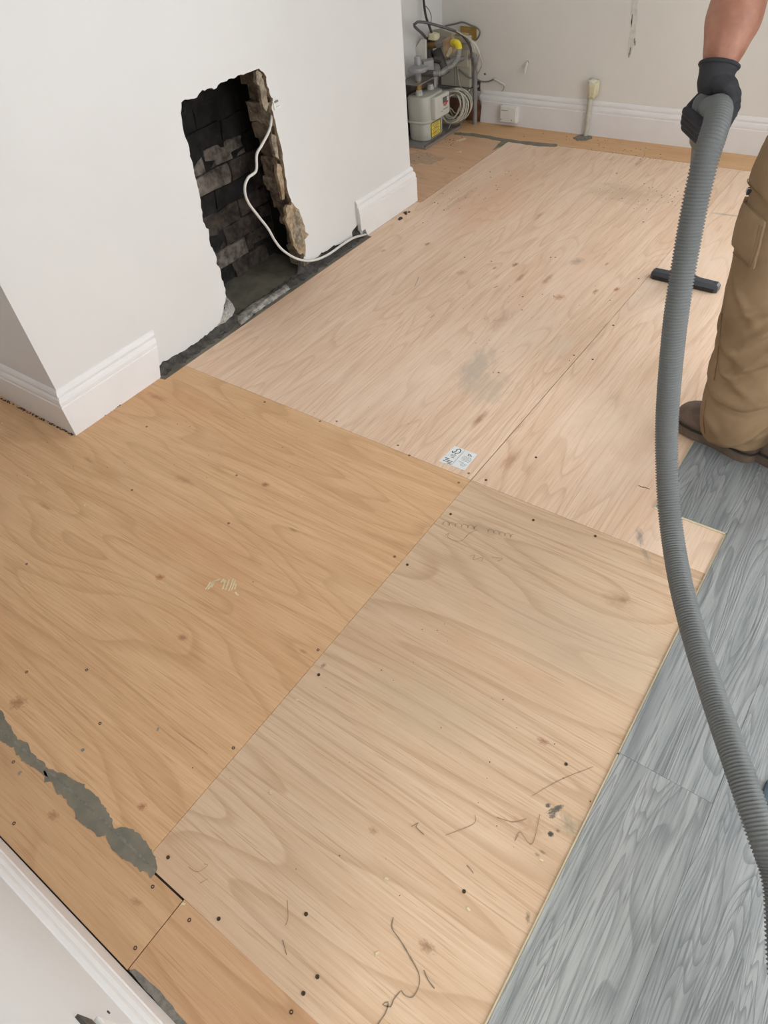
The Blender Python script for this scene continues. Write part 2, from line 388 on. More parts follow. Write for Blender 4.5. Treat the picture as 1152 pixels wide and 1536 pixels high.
st3 = [S(773, 397, .016, .026, 0, (158, 96, 60), .9), S(641, 366, .014, .024, 0, (160, 110, 76), .9), S(742, 402, .010, .018, 0, KN, .7), S(839, 446, .030, .03, 0, (182, 120, 82), .7), S(866, 392, .035, .045, 0, (172, 148, 124), .7, .5), S(692, 409, .03, .03, 0, (188, 142, 108), .6, .5),
       S(715, 550, .07, .16, .2, (172, 162, 146), .55, .5, .8), S(730, 580, .11, .12, .4, (178, 168, 152), .4, .5, .8), S(752, 480, .04, .11, 0, (190, 146, 118), .5, .6), S(840, 520, .05, .10, 0, (226, 206, 184), .5, .5, .8), S(893, 437, .012, .026, 0, (160, 112, 80), .8), S(910, 396, .008, .02, 0, (160, 118, 88), .7),
       S(925, 434, .014, .022, 0, (168, 98, 62), .9), S(690, 300, .03, .2, 0, (176, 138, 108), .35, .6, .8), S(575, 376, .012, .02, 0, (168, 128, 96), .7), S(935, 290, .25, .14, 0, (178, 154, 122), .35, .5, .8)]
st4 = [S(1035, 305, .10, .06, .1, (150, 152, 130), .55, .6), S(1090, 322, .10, .012, .1, (142, 148, 130), .65, .6), S(990, 296, .10, .012, -.2, (142, 148, 134), .5, .6), S(960, 805, .014, .04, .5, (138, 130, 126), .75, .5),
       S(1000, 318, .02, .02, 0, (172, 128, 110), .5), S(775, 640, .02, .05, 0, (182, 132, 104), .5, .5), S(760, 690, .012, .06, 0, (178, 128, 98), .5, .5), S(940, 640, .2, .2, 0, (206, 182, 154), .4, .5, .8), S(932, 830, .03, .02, .3, (150, 136, 122), .4, .5)]
M['ply1'] = ply('plywood_warm', (206, 162, 119), (229, 189, 147), 'x', 1.0, .55, .55, st1, 1.0, (224, 187, 148))
M['ply2'] = ply('plywood_sandy', (205, 172, 140), (222, 194, 165), 'x', 3.6, .75, .4, st2, 1.0, (218, 193, 164))
M['ply3'] = ply('plywood_pinkish', (222, 188, 158), (240, 212, 188), 'y', 5.3, .5, .8, st3, 1.5, (243, 220, 202), kth=.40)  # far sheets: pale veneer colour lightened further to carry window glare
M['ply4'] = ply('plywood_pinkish_pale', (222, 188, 158), (240, 212, 188), 'y', 8.1, .6, .6, st4, 1.5, (243, 221, 203), kth=.5)
M['ply5'] = ply('plywood_rosy', (206, 166, 132), (220, 182, 150), 'x', 11., .5, .4, [], 1.2, (204, 160, 126))
M['ply6'] = ply('plywood_orange_strip', (208, 164, 120), (222, 182, 138), 'x', 13., .3, .3, [], 1., (208, 162, 116))
M['ply7'] = ply('plywood_tan', (196, 155, 115), (217, 178, 138), 'x', 17., .4, .5, [S(80, 1223, .02, .012, 0, KN, .6), S(205, 1353, .02, .008, .2, (150, 106, 76), .5)], 1., (210, 170, 130))
M['ply8'] = ply('plywood_reddish', (197, 154, 116), (214, 174, 136), 'x', 19., .8, .4, [], 1.0, (204, 162, 124))

def sheet(poly, mat, label, dz=0.):
    m = MB(); m.prism([(x, y, -.012 + dz) for x, y in poly], (0, 0, .012))
    o = m.build('plywood_sheet', M[mat], floor); o['label'] = label; return o
g = .00045
YS = 1.250                       # main cross seam
XS = -.728                       # seam between left and right sheets
ps1 = sheet([(XA, .006), (XS - g, .004), (XS - g, YS - g), (-1.957, YS - g), (-1.957, 1.148), (-2.0, 1.148), (-2.0, .785), (XA, .785)], 'ply1', 'warm tan plywood sheet beside the chimney breast corner')
ps2 = sheet([(XS + g, .004), (.492, .002), (.492, YS - g), (XS + g, YS - g)], 'ply2', 'sandy plywood sheet with dark smudges along the vinyl edge', -.0006)
ps3 = sheet([(-1.957, YS + g), (XS - .001 - g, YS + g), (XS + .02 - g, 3.797), (-1.957, 3.793), (-1.957, 2.862), (-1.982, 2.862), (-1.982, 2.436), (-1.957, 2.436)], 'ply3', 'pale pinkish plywood sheet with a white printed sticker')
ps4 = sheet([(XS + .001 + g, YS + g), (.492, YS + g), (.492, 3.80), (XS + .02 + g, 3.798)], 'ply4', 'pale plywood sheet under the vacuum nozzle', -.0004)
ps5 = sheet([(XA, 2.848), (-1.960, 2.848), (-1.960, 3.792), (XA, 3.788)], 'ply5', 'rosy plywood sheet in front of the gas meter', .0004)
ps6 = sheet([(XA, 3.794), (.6, 3.806), (.6, 4.0), (XA, 4.0)], 'ply6', 'narrow orange plywood strip along the back skirting')
ps7 = sheet([(XA, -.1325), (-.614, -.1325), (-.614, .0), (XA, .0)], 'ply7', 'narrow tan plywood strip along the near skirting')
ps8 = sheet([(-.612, -.130), (.492, -.130), (.492, .0036), (-.612, .0034)], 'ply8', 'narrow reddish plywood strip ending at a grey filler gap')
sheet([(.494, .004), (XR, .004), (XR, 4.0), (.604, 4.0), (.604, 3.8), (.494, 3.8)], 'ply4', 'plywood under the vinyl planks')
# ---- screws in the sheets
sm = MB(); sm.lathe([(.0001, -.0004), (.0016, -.0004), (.0018, .0002), (.0036, .0003), (.0040, -.002)], (0, 0, 0), seg=10)
sc0 = sm.build('screw', M['screw'], ps1, True, 40); sc0.location = fl(705, 706)
mesh_screw = sc0.data
def screws(par, pts):
    for p in pts:
        o = bpy.data.objects.new('screw', mesh_screw); col.objects.link(o); o.parent = par; o.location = fl(*p); o.location.z += .0003
sc0.location = fl(688, 724)
screws(ps1, [(592, 835), (477, 975), (350, 1122), (343, 785), (597, 668), (220, 640), (355, 713), (198, 735), (130, 1005), (150, 1085), (40, 846), (397, 603), (480, 632), (124, 1125), (40, 1008)])
screws(ps2, [(676, 771), (611, 847), (478, 1012), (252, 1286), (328, 1378), (455, 1490), (459, 1371), (849, 1146), (800, 780), (893, 804), (696, 1337), (476, 1465)])
screws(ps3, [(703, 710), (614, 683), (505, 632), (748, 559), (833, 386), (826, 386), (697, 386), (737, 392), (784, 445), (666, 315), (735, 258), (786, 205), (925, 260)])
screws(ps4, [(729, 720), (889, 539), (861, 533), (920, 488), (804, 686), (965, 333), (958, 418)])
screws(ps5, [(690, 252), (668, 254)])
screws(ps6, [(850, 205), (815, 200)])
screws(ps7, [(203, 1422), (229, 1330), (21, 1235), (20, 1143)])
screws(ps8, [(284, 1380), (437, 1518)])

# ---- grey filler smears on the seams
def patch(pts, mat, label=None, z=.0008, seed=0, amp=.004, step=.012, name='filler_patch', par=None, th=.0016):
    P = jag([(fl(*p).x, fl(*p).y) for p in pts], amp, step, seed)
    m = MB(); m.prism([(p.x, p.y, z - th) for p in P], (0, 0, th))
    o = m.build(name, mat, par or floor)
    if label: o['label'] = label
    return o
patch([(-30, 1035), (0, 1066), (12, 1083), (18, 1092), (26, 1110), (40, 1118), (46, 1130), (62, 1142), (72, 1150), (98, 1160), (122, 1176), (136, 1185), (146, 1192), (156, 1210), (170, 1234), (172, 1243), (185, 1240), (205, 1246), (217, 1258), (226, 1272), (234, 1284), (237, 1308), (229, 1318), (224, 1311), (206, 1306), (196, 1296), (182, 1289), (170, 1276), (163, 1258), (160, 1250), (150, 1252), (140, 1245), (128, 1238), (116, 1228), (112, 1216), (100, 1200), (88, 1190), (82, 1192), (80, 1172), (66, 1158), (48, 1152), (40, 1148), (24, 1134), (18, 1122), (0, 1112), (-30, 1090)], M['filler'], 'grey filler smeared along the plywood seam by the near skirting', seed=3, amp=.0055, step=.005)
ribbon_later = [(-10, 1088), (40, 1128), (100, 1180), (160, 1236), (200, 1274), (234, 1308)]
patch([(64, 1156), (70, 1158), (76, 1170), (68, 1172)], M['filler'], None, seed=8, amp=.006)
patch([(680, 199), (712, 200), (745, 206), (770, 210), (808, 214), (836, 216), (835, 220), (806, 219), (776, 215), (762, 213), (752, 220), (738, 226), (748, 216), (752, 212), (730, 208), (700, 204), (682, 202)], M['filler'], 'grey filler line along the back plywood seam', seed=5, amp=.006, step=.02)
patch([(858, 207), (866, 204), (874, 203), (886, 205), (888, 208), (880, 211), (866, 211)], M['filler_dark'], 'grey cement dab round the pipe at the back skirting', seed=6, amp=.008, th=.003, z=.003)
patch([(608, 232), (628, 228), (652, 232), (668, 238), (650, 246), (622, 246), (607, 242)], plain('pale_dust_smear', (198, 166, 138), .9, c2=(176, 150, 128), scale=60, bmp=.3), 'thin grey dust smear on the plywood by the gas meter', seed=9, amp=.02, step=.03, z=.0007)
for pts in ([(683, 211), (700, 206), (699, 209), (686, 214)], [(684, 228), (692, 226), (693, 229)]): patch(pts, M['scuff'], None, seed=2, amp=.006, z=.0006, th=.0004, name='paint_scuff')
patch([(194, 1456), (202, 1453), (224, 1470), (240, 1488), (258, 1508), (272, 1528), (290, 1550), (270, 1550), (250, 1524), (220, 1486)], M['filler_dark'], 'grey filler in the gap beside the near skirting', seed=4, amp=.0025, th=.0016, z=.0012)
# dark open gap at the near seam
m = MB(); m.box(-.74, -.612, -.0030, .0040, -.0120, -.004); m.build('seam_gap', M['gapdark'], floor)

# scuffs, pencil and scratches
def ribbon(par, px, mat, w=.0012, name='pencil_mark', z=.0005):
    P = spline([fl(*p) for p in px], .004); m = MB(); vs = []; fs = []
    for i, p in enumerate(P):
        t = (P[min(i + 1, len(P) - 1)] - P[max(i - 1, 0)]); t.z = 0; t.normalize(); nrm = Vector((-t.y, t.x, 0)) * w * .5 * (.5 + 1.0 * abs(mnoise.noise(p * 60)) + .3)
        vs += [p + nrm + Vector((0, 0, z)), p - nrm + Vector((0, 0, z))]
        if i: k = 2 * i; fs.append((k - 2, k - 1, k + 1, k))
    m.add(vs, fs); return m.build(name, mat, par)
def loops(x0, y0, x1, y1, n, h):
    return [(x0 + (x1 - x0) * i / (n * 4) + 2.5 * math.cos(i * math.pi / 2), y0 + (y1 - y0) * i / (n * 4) + h * math.sin(i * math.pi / 2)) for i in range(n * 4)]
ribbon(ps2, loops(662, 784, 718, 792, 6, 3), M['pencil']); ribbon(ps2, loops(730, 795, 772, 805, 5, 3), M['pencil'])
ribbon(ps2, [(668, 803), (674, 800), (672, 806), (690, 812), (704, 800), (716, 795)], M['pencil']); ribbon(ps2, [(705, 834), (712, 833), (710, 840), (724, 836), (722, 842)], M['pencil']); ribbon(ps2, [(738, 836), (754, 838), (746, 842)], M['pencil'])
ribbon(ps2, [(590, 1376), (588, 1392), (600, 1410), (612, 1430), (628, 1460), (628, 1480), (618, 1496), (606, 1492), (602, 1486), (590, 1500), (586, 1510), (574, 1507), (582, 1503), (578, 1520), (560, 1545)], M['pencil_dark'], .0018)
ribbon(ps2, [(636, 1455), (642, 1470), (652, 1483)], M['pencil_dark'], .0018); ribbon(ps2, [(424, 1410), (430, 1432)], M['pencil_dark'], .0014); ribbon(ps2, [(431, 1350), (432, 1378), (428, 1388)], M['pencil'], .0012)
ribbon(ps2, [(617, 1240), (628, 1234), (624, 1240), (636, 1252)], M['pencil_dark'], .0014); ribbon(ps2, [(668, 1253), (710, 1236), (712, 1222)], M['pencil']); ribbon(ps2, [(745, 1226), (770, 1233), (790, 1228)], M['pencil'], .0018)
ribbon(ps2, [(798, 1194), (840, 1170), (890, 1150)], M['pencil'], .001); ribbon(ps2, [(778, 1252), (772, 1262), (780, 1248), (798, 1266), (810, 1222)], M['pencil'], .0012); ribbon(ps2, [(700, 1298), (706, 1304), (710, 1310)], M['pencil_dark'], .0014)
ribbon(ps2, [(283, 1300), (296, 1308), (312, 1298), (306, 1296)], M['pencil'], .001); ribbon(ps2, [(300, 1325), (312, 1318)], M['pencil'], .001)
ribbon(ps4, [(957, 728), (966, 732), (964, 730), (975, 734)], M['ink'], .0016)
ribbon(ps3, [(626, 420), (628, 416), (622, 430)], M['ink_pale'], .002); ribbon(ps3, [(741, 432), (747, 429)], M['ink'], .003); ribbon(ps3, [(646, 477), (652, 472)], M['ink_pale'], .003)
ribbon(ps1, [(268, 1100), (290, 1115), (312, 1131)], M['pencil'], .001); ribbon(ps1, [(610, 770), (634, 781), (645, 788)], M['pencil'], .0007)
for i, k in enumerate([(308, 884, 316, 873), (312, 884, 320, 872), (317, 881, 322, 870), (331, 874, 336, 868), (334, 884, 338, 870), (338, 885, 344, 869), (343, 887, 350, 868), (347, 886, 353, 870), (352, 884, 354, 876), (353, 888, 358, 893), (322, 871, 330, 868)]):
    ribbon(ps1, [(k[0], k[1]), ((k[0] + k[2]) / 2, (k[1] + k[3]) / 2 + 1), (k[2], k[3])], M['scuff'], .0042, 'paint_scuff')
ribbon(floor, ribbon_later, M['filler_dark'], .0045, 'filler_ridge', .0012)
# ---- printed certification sticker on the pale sheet
A, B, C_, D = fl(682, 669), fl(716, 682), fl(697, 706), fl(658, 692)
def LB(u, v, z=.0009):     # u along long side, v down
    p = (A * (1 - u) + B * u) * (1 - v) + (D * (1 - u) + C_ * u) * v; return Vector((p.x, p.y, z))
m = MB(); m.prism([LB(0, 0, .0004), LB(1, 0, .0004), LB(1, 1, .0004), LB(0, 1, .0004)], (0, 0, .0004))
lab = m.build('paper_label', M['label'], ps3); lab['label'] = 'white printed timber certification sticker'
m = MB()
def q(u0, v0, u1, v1): m.add([LB(u0, v0), LB(u1, v0), LB(u1, v1), LB(u0, v1)], [(0, 1, 2, 3)])
def stroke(pts, w=.018):
    for (a, b), (c, d) in zip(pts, pts[1:]):
        t = Vector((c - a, d - b)).normalized() * w; n_ = Vector((-t.y, t.x)); t *= .5
        m.add([LB(a - t.x + n_.x, b - t.y + n_.y), LB(c + t.x + n_.x, d + t.y + n_.y), LB(c + t.x - n_.x, d + t.y - n_.y), LB(a - t.x - n_.x, b - t.y - n_.y)], [(0, 1, 2, 3)])
stroke([(.10, .30), (.16, .36), (.22, .24), (.20, .14), (.27, .06), (.36, .12), (.38, .24), (.32, .32), (.26, .33), (.28, .40)])
stroke([(.475, .04), (.475, .97)], .006)
q(.72, .14, .76, .24); q(.68, .14, .80, .165); q(.80, .14, .82, .24); q(.80, .18, .87, .20); q(.85, .20, .87, .24)
m.build('logo', M['ink'], lab)
m = MB()
for v in (.44, .50): q(.16, v, .36, v + .025)
q(.22, .57, .36, .61)
for v, a, b in ((.30, .62, .92), (.36, .58, .94), (.42, .58, .96), (.48, .60, .96), (.54, .64, .94), (.64, .58, .80), (.70, .66, .94), (.76, .72, .92), (.82, .74, .88)):
    u = a
    while u < b: w_ = random.uniform(.03, .07); q(u, v, min(b, u + w_), v + .022); u += w_ + .015
m.build('small_print', M['ink_pale'], lab)
m = MB()
for v, a, b in ((.70, .08, .26), (.78, .12, .42), (.86, .10, .43), (.93, .28, .44)): q(a, v, b, v + .035)
m.build('print_line', M['ink'], lab)

# ---- grey vinyl planks
PW, PL, XV = .1843, 1.219, -.0575
vm = [[vinyl('grey_oak_vinyl', 1.0 + i * 1.7, t), M['core']] for i, t in enumerate([(.97, .96, .945), (.90, .90, .90), (1.02, 1.0, .965), (.85, .86, .87), (.96, .94, .91)])]
vinyl_i = 0
def plank(x0, x1, y0, y1, k, lip=False):
    m = MB(); e = .0006
    m.add([(x0 + e, y0 + e, .0052), (x1 - e, y0 + e, .0052), (x1 - e, y1 - e, .0052), (x0 + e, y1 - e, .0052),
           (x0, y0, .0044), (x1, y0, .0044), (x1, y1, .0044), (x0, y1, .0044), (x0, y0, 0.0), (x1, y0, 0.0), (x1, y1, 0.0), (x0, y1, 0.0)],
          [(0, 1, 2, 3), (0, 4, 5, 1), (1, 5, 6, 2), (2, 6, 7, 3), (3, 7, 4, 0)], 0)
    m.add([(x0, y0, .0044), (x1, y0, .0044), (x1, y1, .0044), (x0, y1, .0044), (x0, y0, 0.0), (x1, y0, 0.0), (x1, y1, 0.0), (x0, y1, 0.0)],
          [(0, 4, 5, 1), (1, 5, 6, 2), (2, 6, 7, 3), (3, 7, 4, 0), (7, 6, 5, 4)], 1)
    if lip: m.box(x0 - .0034, x0, y0 - .0034, y1, .0004, .0030, 1); m.box(x0, x1, y0 - .0034, y0, .0004, .0030, 1)
    return m.build('vinyl_plank', vm[k % 5], floor)
plank(XV - PW - .002, XV, 1.404, 1.404 + PL, 3, True)
joints = [.703, 1.24, .30, .92, 1.5, .10, .75, 1.30, .45, 1.05, .2, .8, 1.4, .5, 1.0, .3]
kcol = [[0, 1, 2], [4, 2, 0], [1, 3, 4]]
for c in range(16):
    x0 = XV + c * PW; x1 = min(x0 + PW, XR - .002)
    if x1 - x0 < .02: break
    y = joints[c] - PL * 2; i = 0
    while y < 3.95:
        a, b = max(y, YN - .6 if 1 else 0), min(y + PL, 3.96)
        if c * PW + XV + PW < -.3 or True:
            a = max(a, -.12)
        if b - a > .03: plank(x0, x1, a, b, [0, 0, 2, 1, 3, 4][(i + (0 if c == 0 else c * 2)) % 6] if c else [0, 0, 1, 4, 2][i % 5], c == 0 and a < 1.3)
        y += PL; i += 1

# ---- walls
def wall(name, boxes, mat, label):
    m = MB()
    for b in boxes: m.box(*b)
    return struct(m.build(name, mat), label)
WX0, WX1, WZ1 = .50, 2.40, 2.12
wb = wall('wall_back', [(XA - .1, WX0, YB, YB + .25, -.012, ZC), (WX1, XR + .1, YB, YB + .25, -.012, ZC), (WX0, WX1, YB, YB + .25, WZ1, ZC)], M['wall_back'], 'off-white back wall behind the gas meter')
wall('wall_left', [(XA - .1, XA, YN, YB, -.012, ZC)], M['wall'], 'white party wall in the alcoves')
wall('wall_near', [(XA - .1, -.30, YN - .12, YN, -.012, ZC), (.60, XR + .1, YN - .12, YN, -.012, ZC), (-.30, .60, YN - .12, YN, 2.05, ZC)], M['wall'], 'white near wall with a doorway')
wall('wall_hall', [(-.9, -.28, -1.5, -1.4, -.012, ZC), (.58, 1.2, -1.5, -1.4, -.012, ZC), (-.28, .58, -1.5, -1.4, 2.03, ZC), (-.28, .58, -1.5, -1.4, -.012, .45), (-1.0, -.9, -1.5, YN - .12, -.012, ZC), (1.2, 1.3, -1.5, YN - .12, -.012, ZC)], M['wall'], 'white hall walls beyond the doorway')
SY0, SY1, SZ0, SZ1 = .05, 1.35, .65, 2.25
wall('wall_right', [(XR, XR + .25, YN, SY0, -.012, ZC), (XR, XR + .25, SY1, YB, -.012, ZC), (XR, XR + .25, SY0, SY1, -.012, SZ0), (XR, XR + .25, SY0, SY1, SZ1, ZC)], M['wall'], 'white right wall with an added window')
wall('ceiling', [(XA - .1, XR + .25, -1.5, YB + .25, ZC, ZC + .08)], M['ceiling'], 'white ceiling')
def window(name, pt, u, w, h, label):
    e = empty(name); u = Vector(u); up = Vector((0, 0, 1)); nn = u.cross(up); p = Vector(pt)
    def bar(a0, a1, b0, b1, nm, mat, d=.03):
        m = MB(); P = [p + u * a + up * b - nn * d for a, b in ((a0, b0), (a1, b0), (a1, b1), (a0, b1))]; m.prism(P, nn * 2 * d); return m.build(nm, mat, e)
    t = .06
    bar(0, w, 0, t, 'rail', M['frame']); bar(0, w, h - t, h, 'rail', M['frame'])
    for x in (0, w / 2 - t / 2, w - t): bar(x, x + t, t, h - t, 'stile', M['frame'])
    bar(t, w / 2 - t / 2, t, h - t, 'pane', M['glass'], .004); bar(w / 2 + t / 2, w - t, t, h - t, 'pane', M['glass'], .004)
    return struct(e, label)
window('window_1', (WX0, YB + .04, 0), (1, 0, 0), WX1 - WX0, WZ1, 'white framed glazed patio doors')
window('fill_window_side', (XR + .06, SY0, SZ0), (0, 1, 0), SY1 - SY0, SZ1 - SZ0, 'added white framed side window for fill light')  # unseen window added to frame the side fill

window('fill_window_hall', (-.28, -1.45, .45), (1, 0, 0), .86, 1.58, 'added white framed hall glazing for fill light')  # unseen glazing added around the hall fill

# ---- chimney breast: plaster skin with the broken opening, and the masonry behind it
HOLE_R = [(389, 103), (392, 106), (400, 115), (400, 125), (404, 138), (409, 148), (408, 165), (412, 180), (418, 205), (424, 230), (427, 255), (430, 280), (434, 295), (437, 302), (445, 312), (452, 325), (456, 345), (460, 352), (456, 356), (457, 375), (455, 388)]
BOT_R = [(464, 391), (475, 387), (482, 379), (490, 376), (500, 369), (510, 366), (520, 361), (529, 356), (528, 348), (533, 340), (538, 335)]
HOLE_T = [(272, 152), (278, 150), (292, 147), (300, 140), (303, 136), (314, 133), (325, 132), (327, 126), (340, 120), (350, 117), (356, 113), (370, 110)]
HOLE_L = [(272, 180), (276, 200), (284, 222), (285, 235), (290, 250), (292, 265), (298, 285), (302, 310), (304, 332), (312, 345), (316, 368), (323, 380), (325, 395), (330, 402), (333, 420), (338, 432), (339, 445), (338, 455), (335, 463), (332, 478), (330, 484)]
BOT_L = [(322, 492), (311, 501), (300, 509), (290, 517), (280, 522), (270, 530), (262, 533), (252, 540), (246, 541), (239, 549)]
yz = lambda p: (on('x', XW, *p).y, on('x', XW, *p).z)
def rag(pts, amp, seed):
    out = []
    for a, b in zip(pts, pts[1:]):
        for t in (0, .33, .66):
            p = (a[0] + (b[0] - a[0]) * t, a[1] + (b[1] - a[1]) * t)
            out.append((p[0] + mnoise.noise(Vector((p[0] * 60, p[1] * 60, seed))) * amp, p[1] + mnoise.noise(Vector((p[0] * 60, p[1] * 60, seed + 9))) * amp))
    out.append(pts[-1]); return out
edge = rag([yz(p) for p in BOT_R[::-1] + HOLE_R[::-1] + HOLE_T[::-1] + HOLE_L + BOT_L], .006, 2.)
edge = [(y, max(z, .012)) for y, z in edge]
outline = [(Y0C, 0.), (Y0C, ZC), (Y1C, ZC), (Y1C, 0.), (2.42, 0.), (2.405, .03)] + edge + [(1.150, .02), (1.145, 0.)]
m = MB(); m.prism([(XW, y, z) for y, z in outline], (-.018, 0, 0), 0, 1)
for k_ in range(3): m.mi[2 + k_] = 0
# returns to the party wall and masonry behind
m.box(XA, XW - .0181, Y0C, Y0C + .11, -.012, ZC); m.box(XA, XW - .0181, Y1C - .11, Y1C, -.012, ZC)
chim = struct(m.build('wall_chimney', [M['wall'], M['plaster_edge']]), 'white chimney breast with a broken fireplace opening')
fire = empty('firebox'); fire.parent = chim
XB = -2.272
def part_box(name, mat, *b, par=None, amp=0, cuts=3, seed=0, fr=22.):
    mm = rough_box(*b, amp, cuts, seed, fr) if amp else MB().box(*b)
    return mm.build(name, mat, par or fire, bool(amp), 50)
part_box('masonry_core', M['soot'], -2.30, XW - .019, Y0C + .111, 1.50, 0., ZC)
part_box('masonry_core', M['soot'], -2.30, XW - .019, 2.135, Y1C - .111, 0., ZC)
part_box('masonry_core', M['soot'], -2.15, XW - .019, 1.50, 2.135, .84, ZC)
part_box('masonry_core', M['soot'], -2.52, -2.385, 1.30, 2.30, -.005, ZC)
part_box('masonry_core', M['soot'], -2.385, -2.30, 1.30, 1.495, -.005, ZC); part_box('masonry_core', M['soot'], -2.385, -2.30, 2.14, 2.30, -.005, ZC)
# back-wall bricks, running bond
rnd = random.Random(4)
zc = -.002; row = 0
while zc < 1.05:
    y = 1.40 - (row % 2) * .11
    while y < 2.14:
        ya, yb_ = max(y, 1.50), min(y + .212, 2.135)
        if yb_ - ya > .03:
            k = rnd.random()
            mat = M['brick_soot_shade'] if (zc > .50 or k < .35) else (M['brick_brown'] if k < .92 else M['brick_pale'])  # upper courses coloured black for the shade there, besides soot
            if row in (5, 6) and ya < 1.86: mat = M['brick_pale']  # paler colour here stands in for daylight on these bricks
            d = rnd.uniform(-.004, .010)
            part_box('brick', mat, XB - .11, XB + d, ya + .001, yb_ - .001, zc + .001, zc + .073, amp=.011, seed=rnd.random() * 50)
        y += .222
    zc += .075; row += 1
part_box('mortar_bed', M['brick_soot_shade'], XB - .112, XB - .003, 1.50, 2.135, -.002, 1.1)
# far jamb (faces the near wall) and near jamb bricks
hr = sorted([yz(p) for p in HOLE_R], key=lambda t: t[1])
def yjamb(z):
    for (ya, za), (yb_, zb) in zip(hr, hr[1:]):
        if za <= z <= zb: return ya + (yb_ - ya) * (z - za) / max(zb - za, 1e-4)
    return hr[0][0] if z < hr[0][1] else hr[-1][0]
zc = .03; row = 0
while zc < .86:
    h = rnd.uniform(.055, .085); yj = yjamb(zc + h / 2) + rnd.uniform(-.004, .008)
    dx = -2.128 + rnd.uniform(-.008, .008) + max(0, .2 - zc) * .25
    part_box('brick', M['jamb'] if rnd.random() < .6 else M['jamb2'], dx, XW - .012, yj, 2.14, zc, zc + h - .002, amp=.009, cuts=5, seed=rnd.random() * 60, fr=30.)
    zc += h; row += 1
hl = sorted([yz(p) for p in HOLE_L + HOLE_T[:1]], key=lambda t: t[1])
zc = .03
while zc < .86:
    h = .075; zz = min(max(zc + h / 2, hl[0][1]), hl[-1][1]); yl = np.interp(zz, [p[1] for p in hl], [p[0] for p in hl])
    part_box('brick', M['brick_brown'], -2.128, XW - .019, 1.40, float(yl) - .012, zc, zc + h - .002, amp=.006, cuts=3, seed=zc * 90)
    zc += h
for k in range(3):
    part_box('brick', M['brick_soot_shade'], -2.125, XW - .020, 1.50 + k * .2, 1.70 + k * .2, .80 + (.01 if k else 0), .87, amp=.007, cuts=3, seed=k * 7.)
# crumbled plaster on the far jamb edge
def crumb(pts, mat, depth, label=None, seed=0., x=XW - .002, name='plaster_crumb', th=.014):
    P = rag([yz(p) for p in pts] + [yz(pts[0])], .014, seed)[:-1]
    mm = MB(); mm.prism([(x, y, z) for y, z in P], (-th, 0, 0)); o = mm.build(name, mat, fire)
    if label: o['label'] = label
    return o
crumb([(437, 303), (446, 312), (453, 326), (457, 346), (461, 353), (457, 358), (457, 384), (446, 378), (440, 368), (436, 350), (430, 330), (428, 312)], M['plaster_edge'], .02, 'torn beige plaster flap', 5., XW + .003)
crumb([(441, 312), (448, 322), (452, 340), (453, 362), (446, 372), (441, 358), (438, 335)], M['jamb2'], .02, None, 6., XW + .0045, th=.004)
crumb([(389, 104), (394, 112), (400, 128), (404, 150), (402, 172), (397, 160), (394, 140), (386, 120)], M['jamb2'], .02, None, 7., XW - .008)
crumb([(404, 180), (410, 190), (417, 215), (421, 240), (415, 236), (409, 212)], M['jamb2'], .02, None, 8., XW - .008)
crumb([(416, 240), (424, 250), (428, 275), (430, 300), (424, 296), (420, 268)], M['plaster_edge'], .02, None, 9., XW - .008)

# hearth screed, trench strip and lumps
def rough_sheet(fn, nu, nv, mat, name, label=None, par=None):
    mm = MB(); vs = [fn(i / nu, j / nv) for i in range(nu + 1) for j in range(nv + 1)]
    mm.add(vs, [(i * (nv + 1) + j, (i + 1) * (nv + 1) + j, (i + 1) * (nv + 1) + j + 1, i * (nv + 1) + j + 1) for i in range(nu) for j in range(nv)])
    o = mm.build(name, mat, par or fire, True)
    if label: o['label'] = label
    return o
nz = lambda x, y, s, k=0.: mnoise.noise(Vector((x * s + k, y * s, k)))
def screed(u, v):
    y = 1.46 + u * .64; x = -2.28 + v * .29
    return (x, y, .003 + nz(x, y, 9) * .003 + nz(x, y, 50, 3) * .0012)
rough_sheet(screed, 40, 20, M['cement'], 'hearth_screed', 'smooth grey cement screed in the fireplace floor')
def strip(u, v):
    y = 1.146 + u * 1.285
    prof = [(-2.030, .075), (-2.022, .045), (-2.012, .020), (-1.998, .006), (-1.975, .001), (-1.9565, -.001)]
    t = v * 5; i = min(4, int(t)); t -= i
    x = prof[i][0] + (prof[i + 1][0] - prof[i][0]) * t; z = prof[i][1] + (prof[i + 1][1] - prof[i][1]) * t
    inhole = min(max((y - 1.55) / .05, 0), 1) * min(max((2.03 - y) / .05, 0), 1)
    z = z * (1 - inhole) + inhole * min(z, .010)
    wgt = 1 - v ** 3
    return (x + nz(y, z, 40) * .005 * wgt, y, z + (nz(y, x, 32, 5) * .009 + nz(y, x, 90, 5) * .004) * wgt)
rough_sheet(strip, 260, 14, M['cement_rough'], 'cement_strip', 'rough dark cement strip where skirting was removed')
mm = MB(); mm.prism([(-1.9985, 1.15, -.004), (-1.957, 1.15, -.004), (-1.957, 2.43, -.004), (-1.9985, 2.43, -.004)], (0, 0, .0055)); mm.build('cement_fillet', M['cement'], fire)
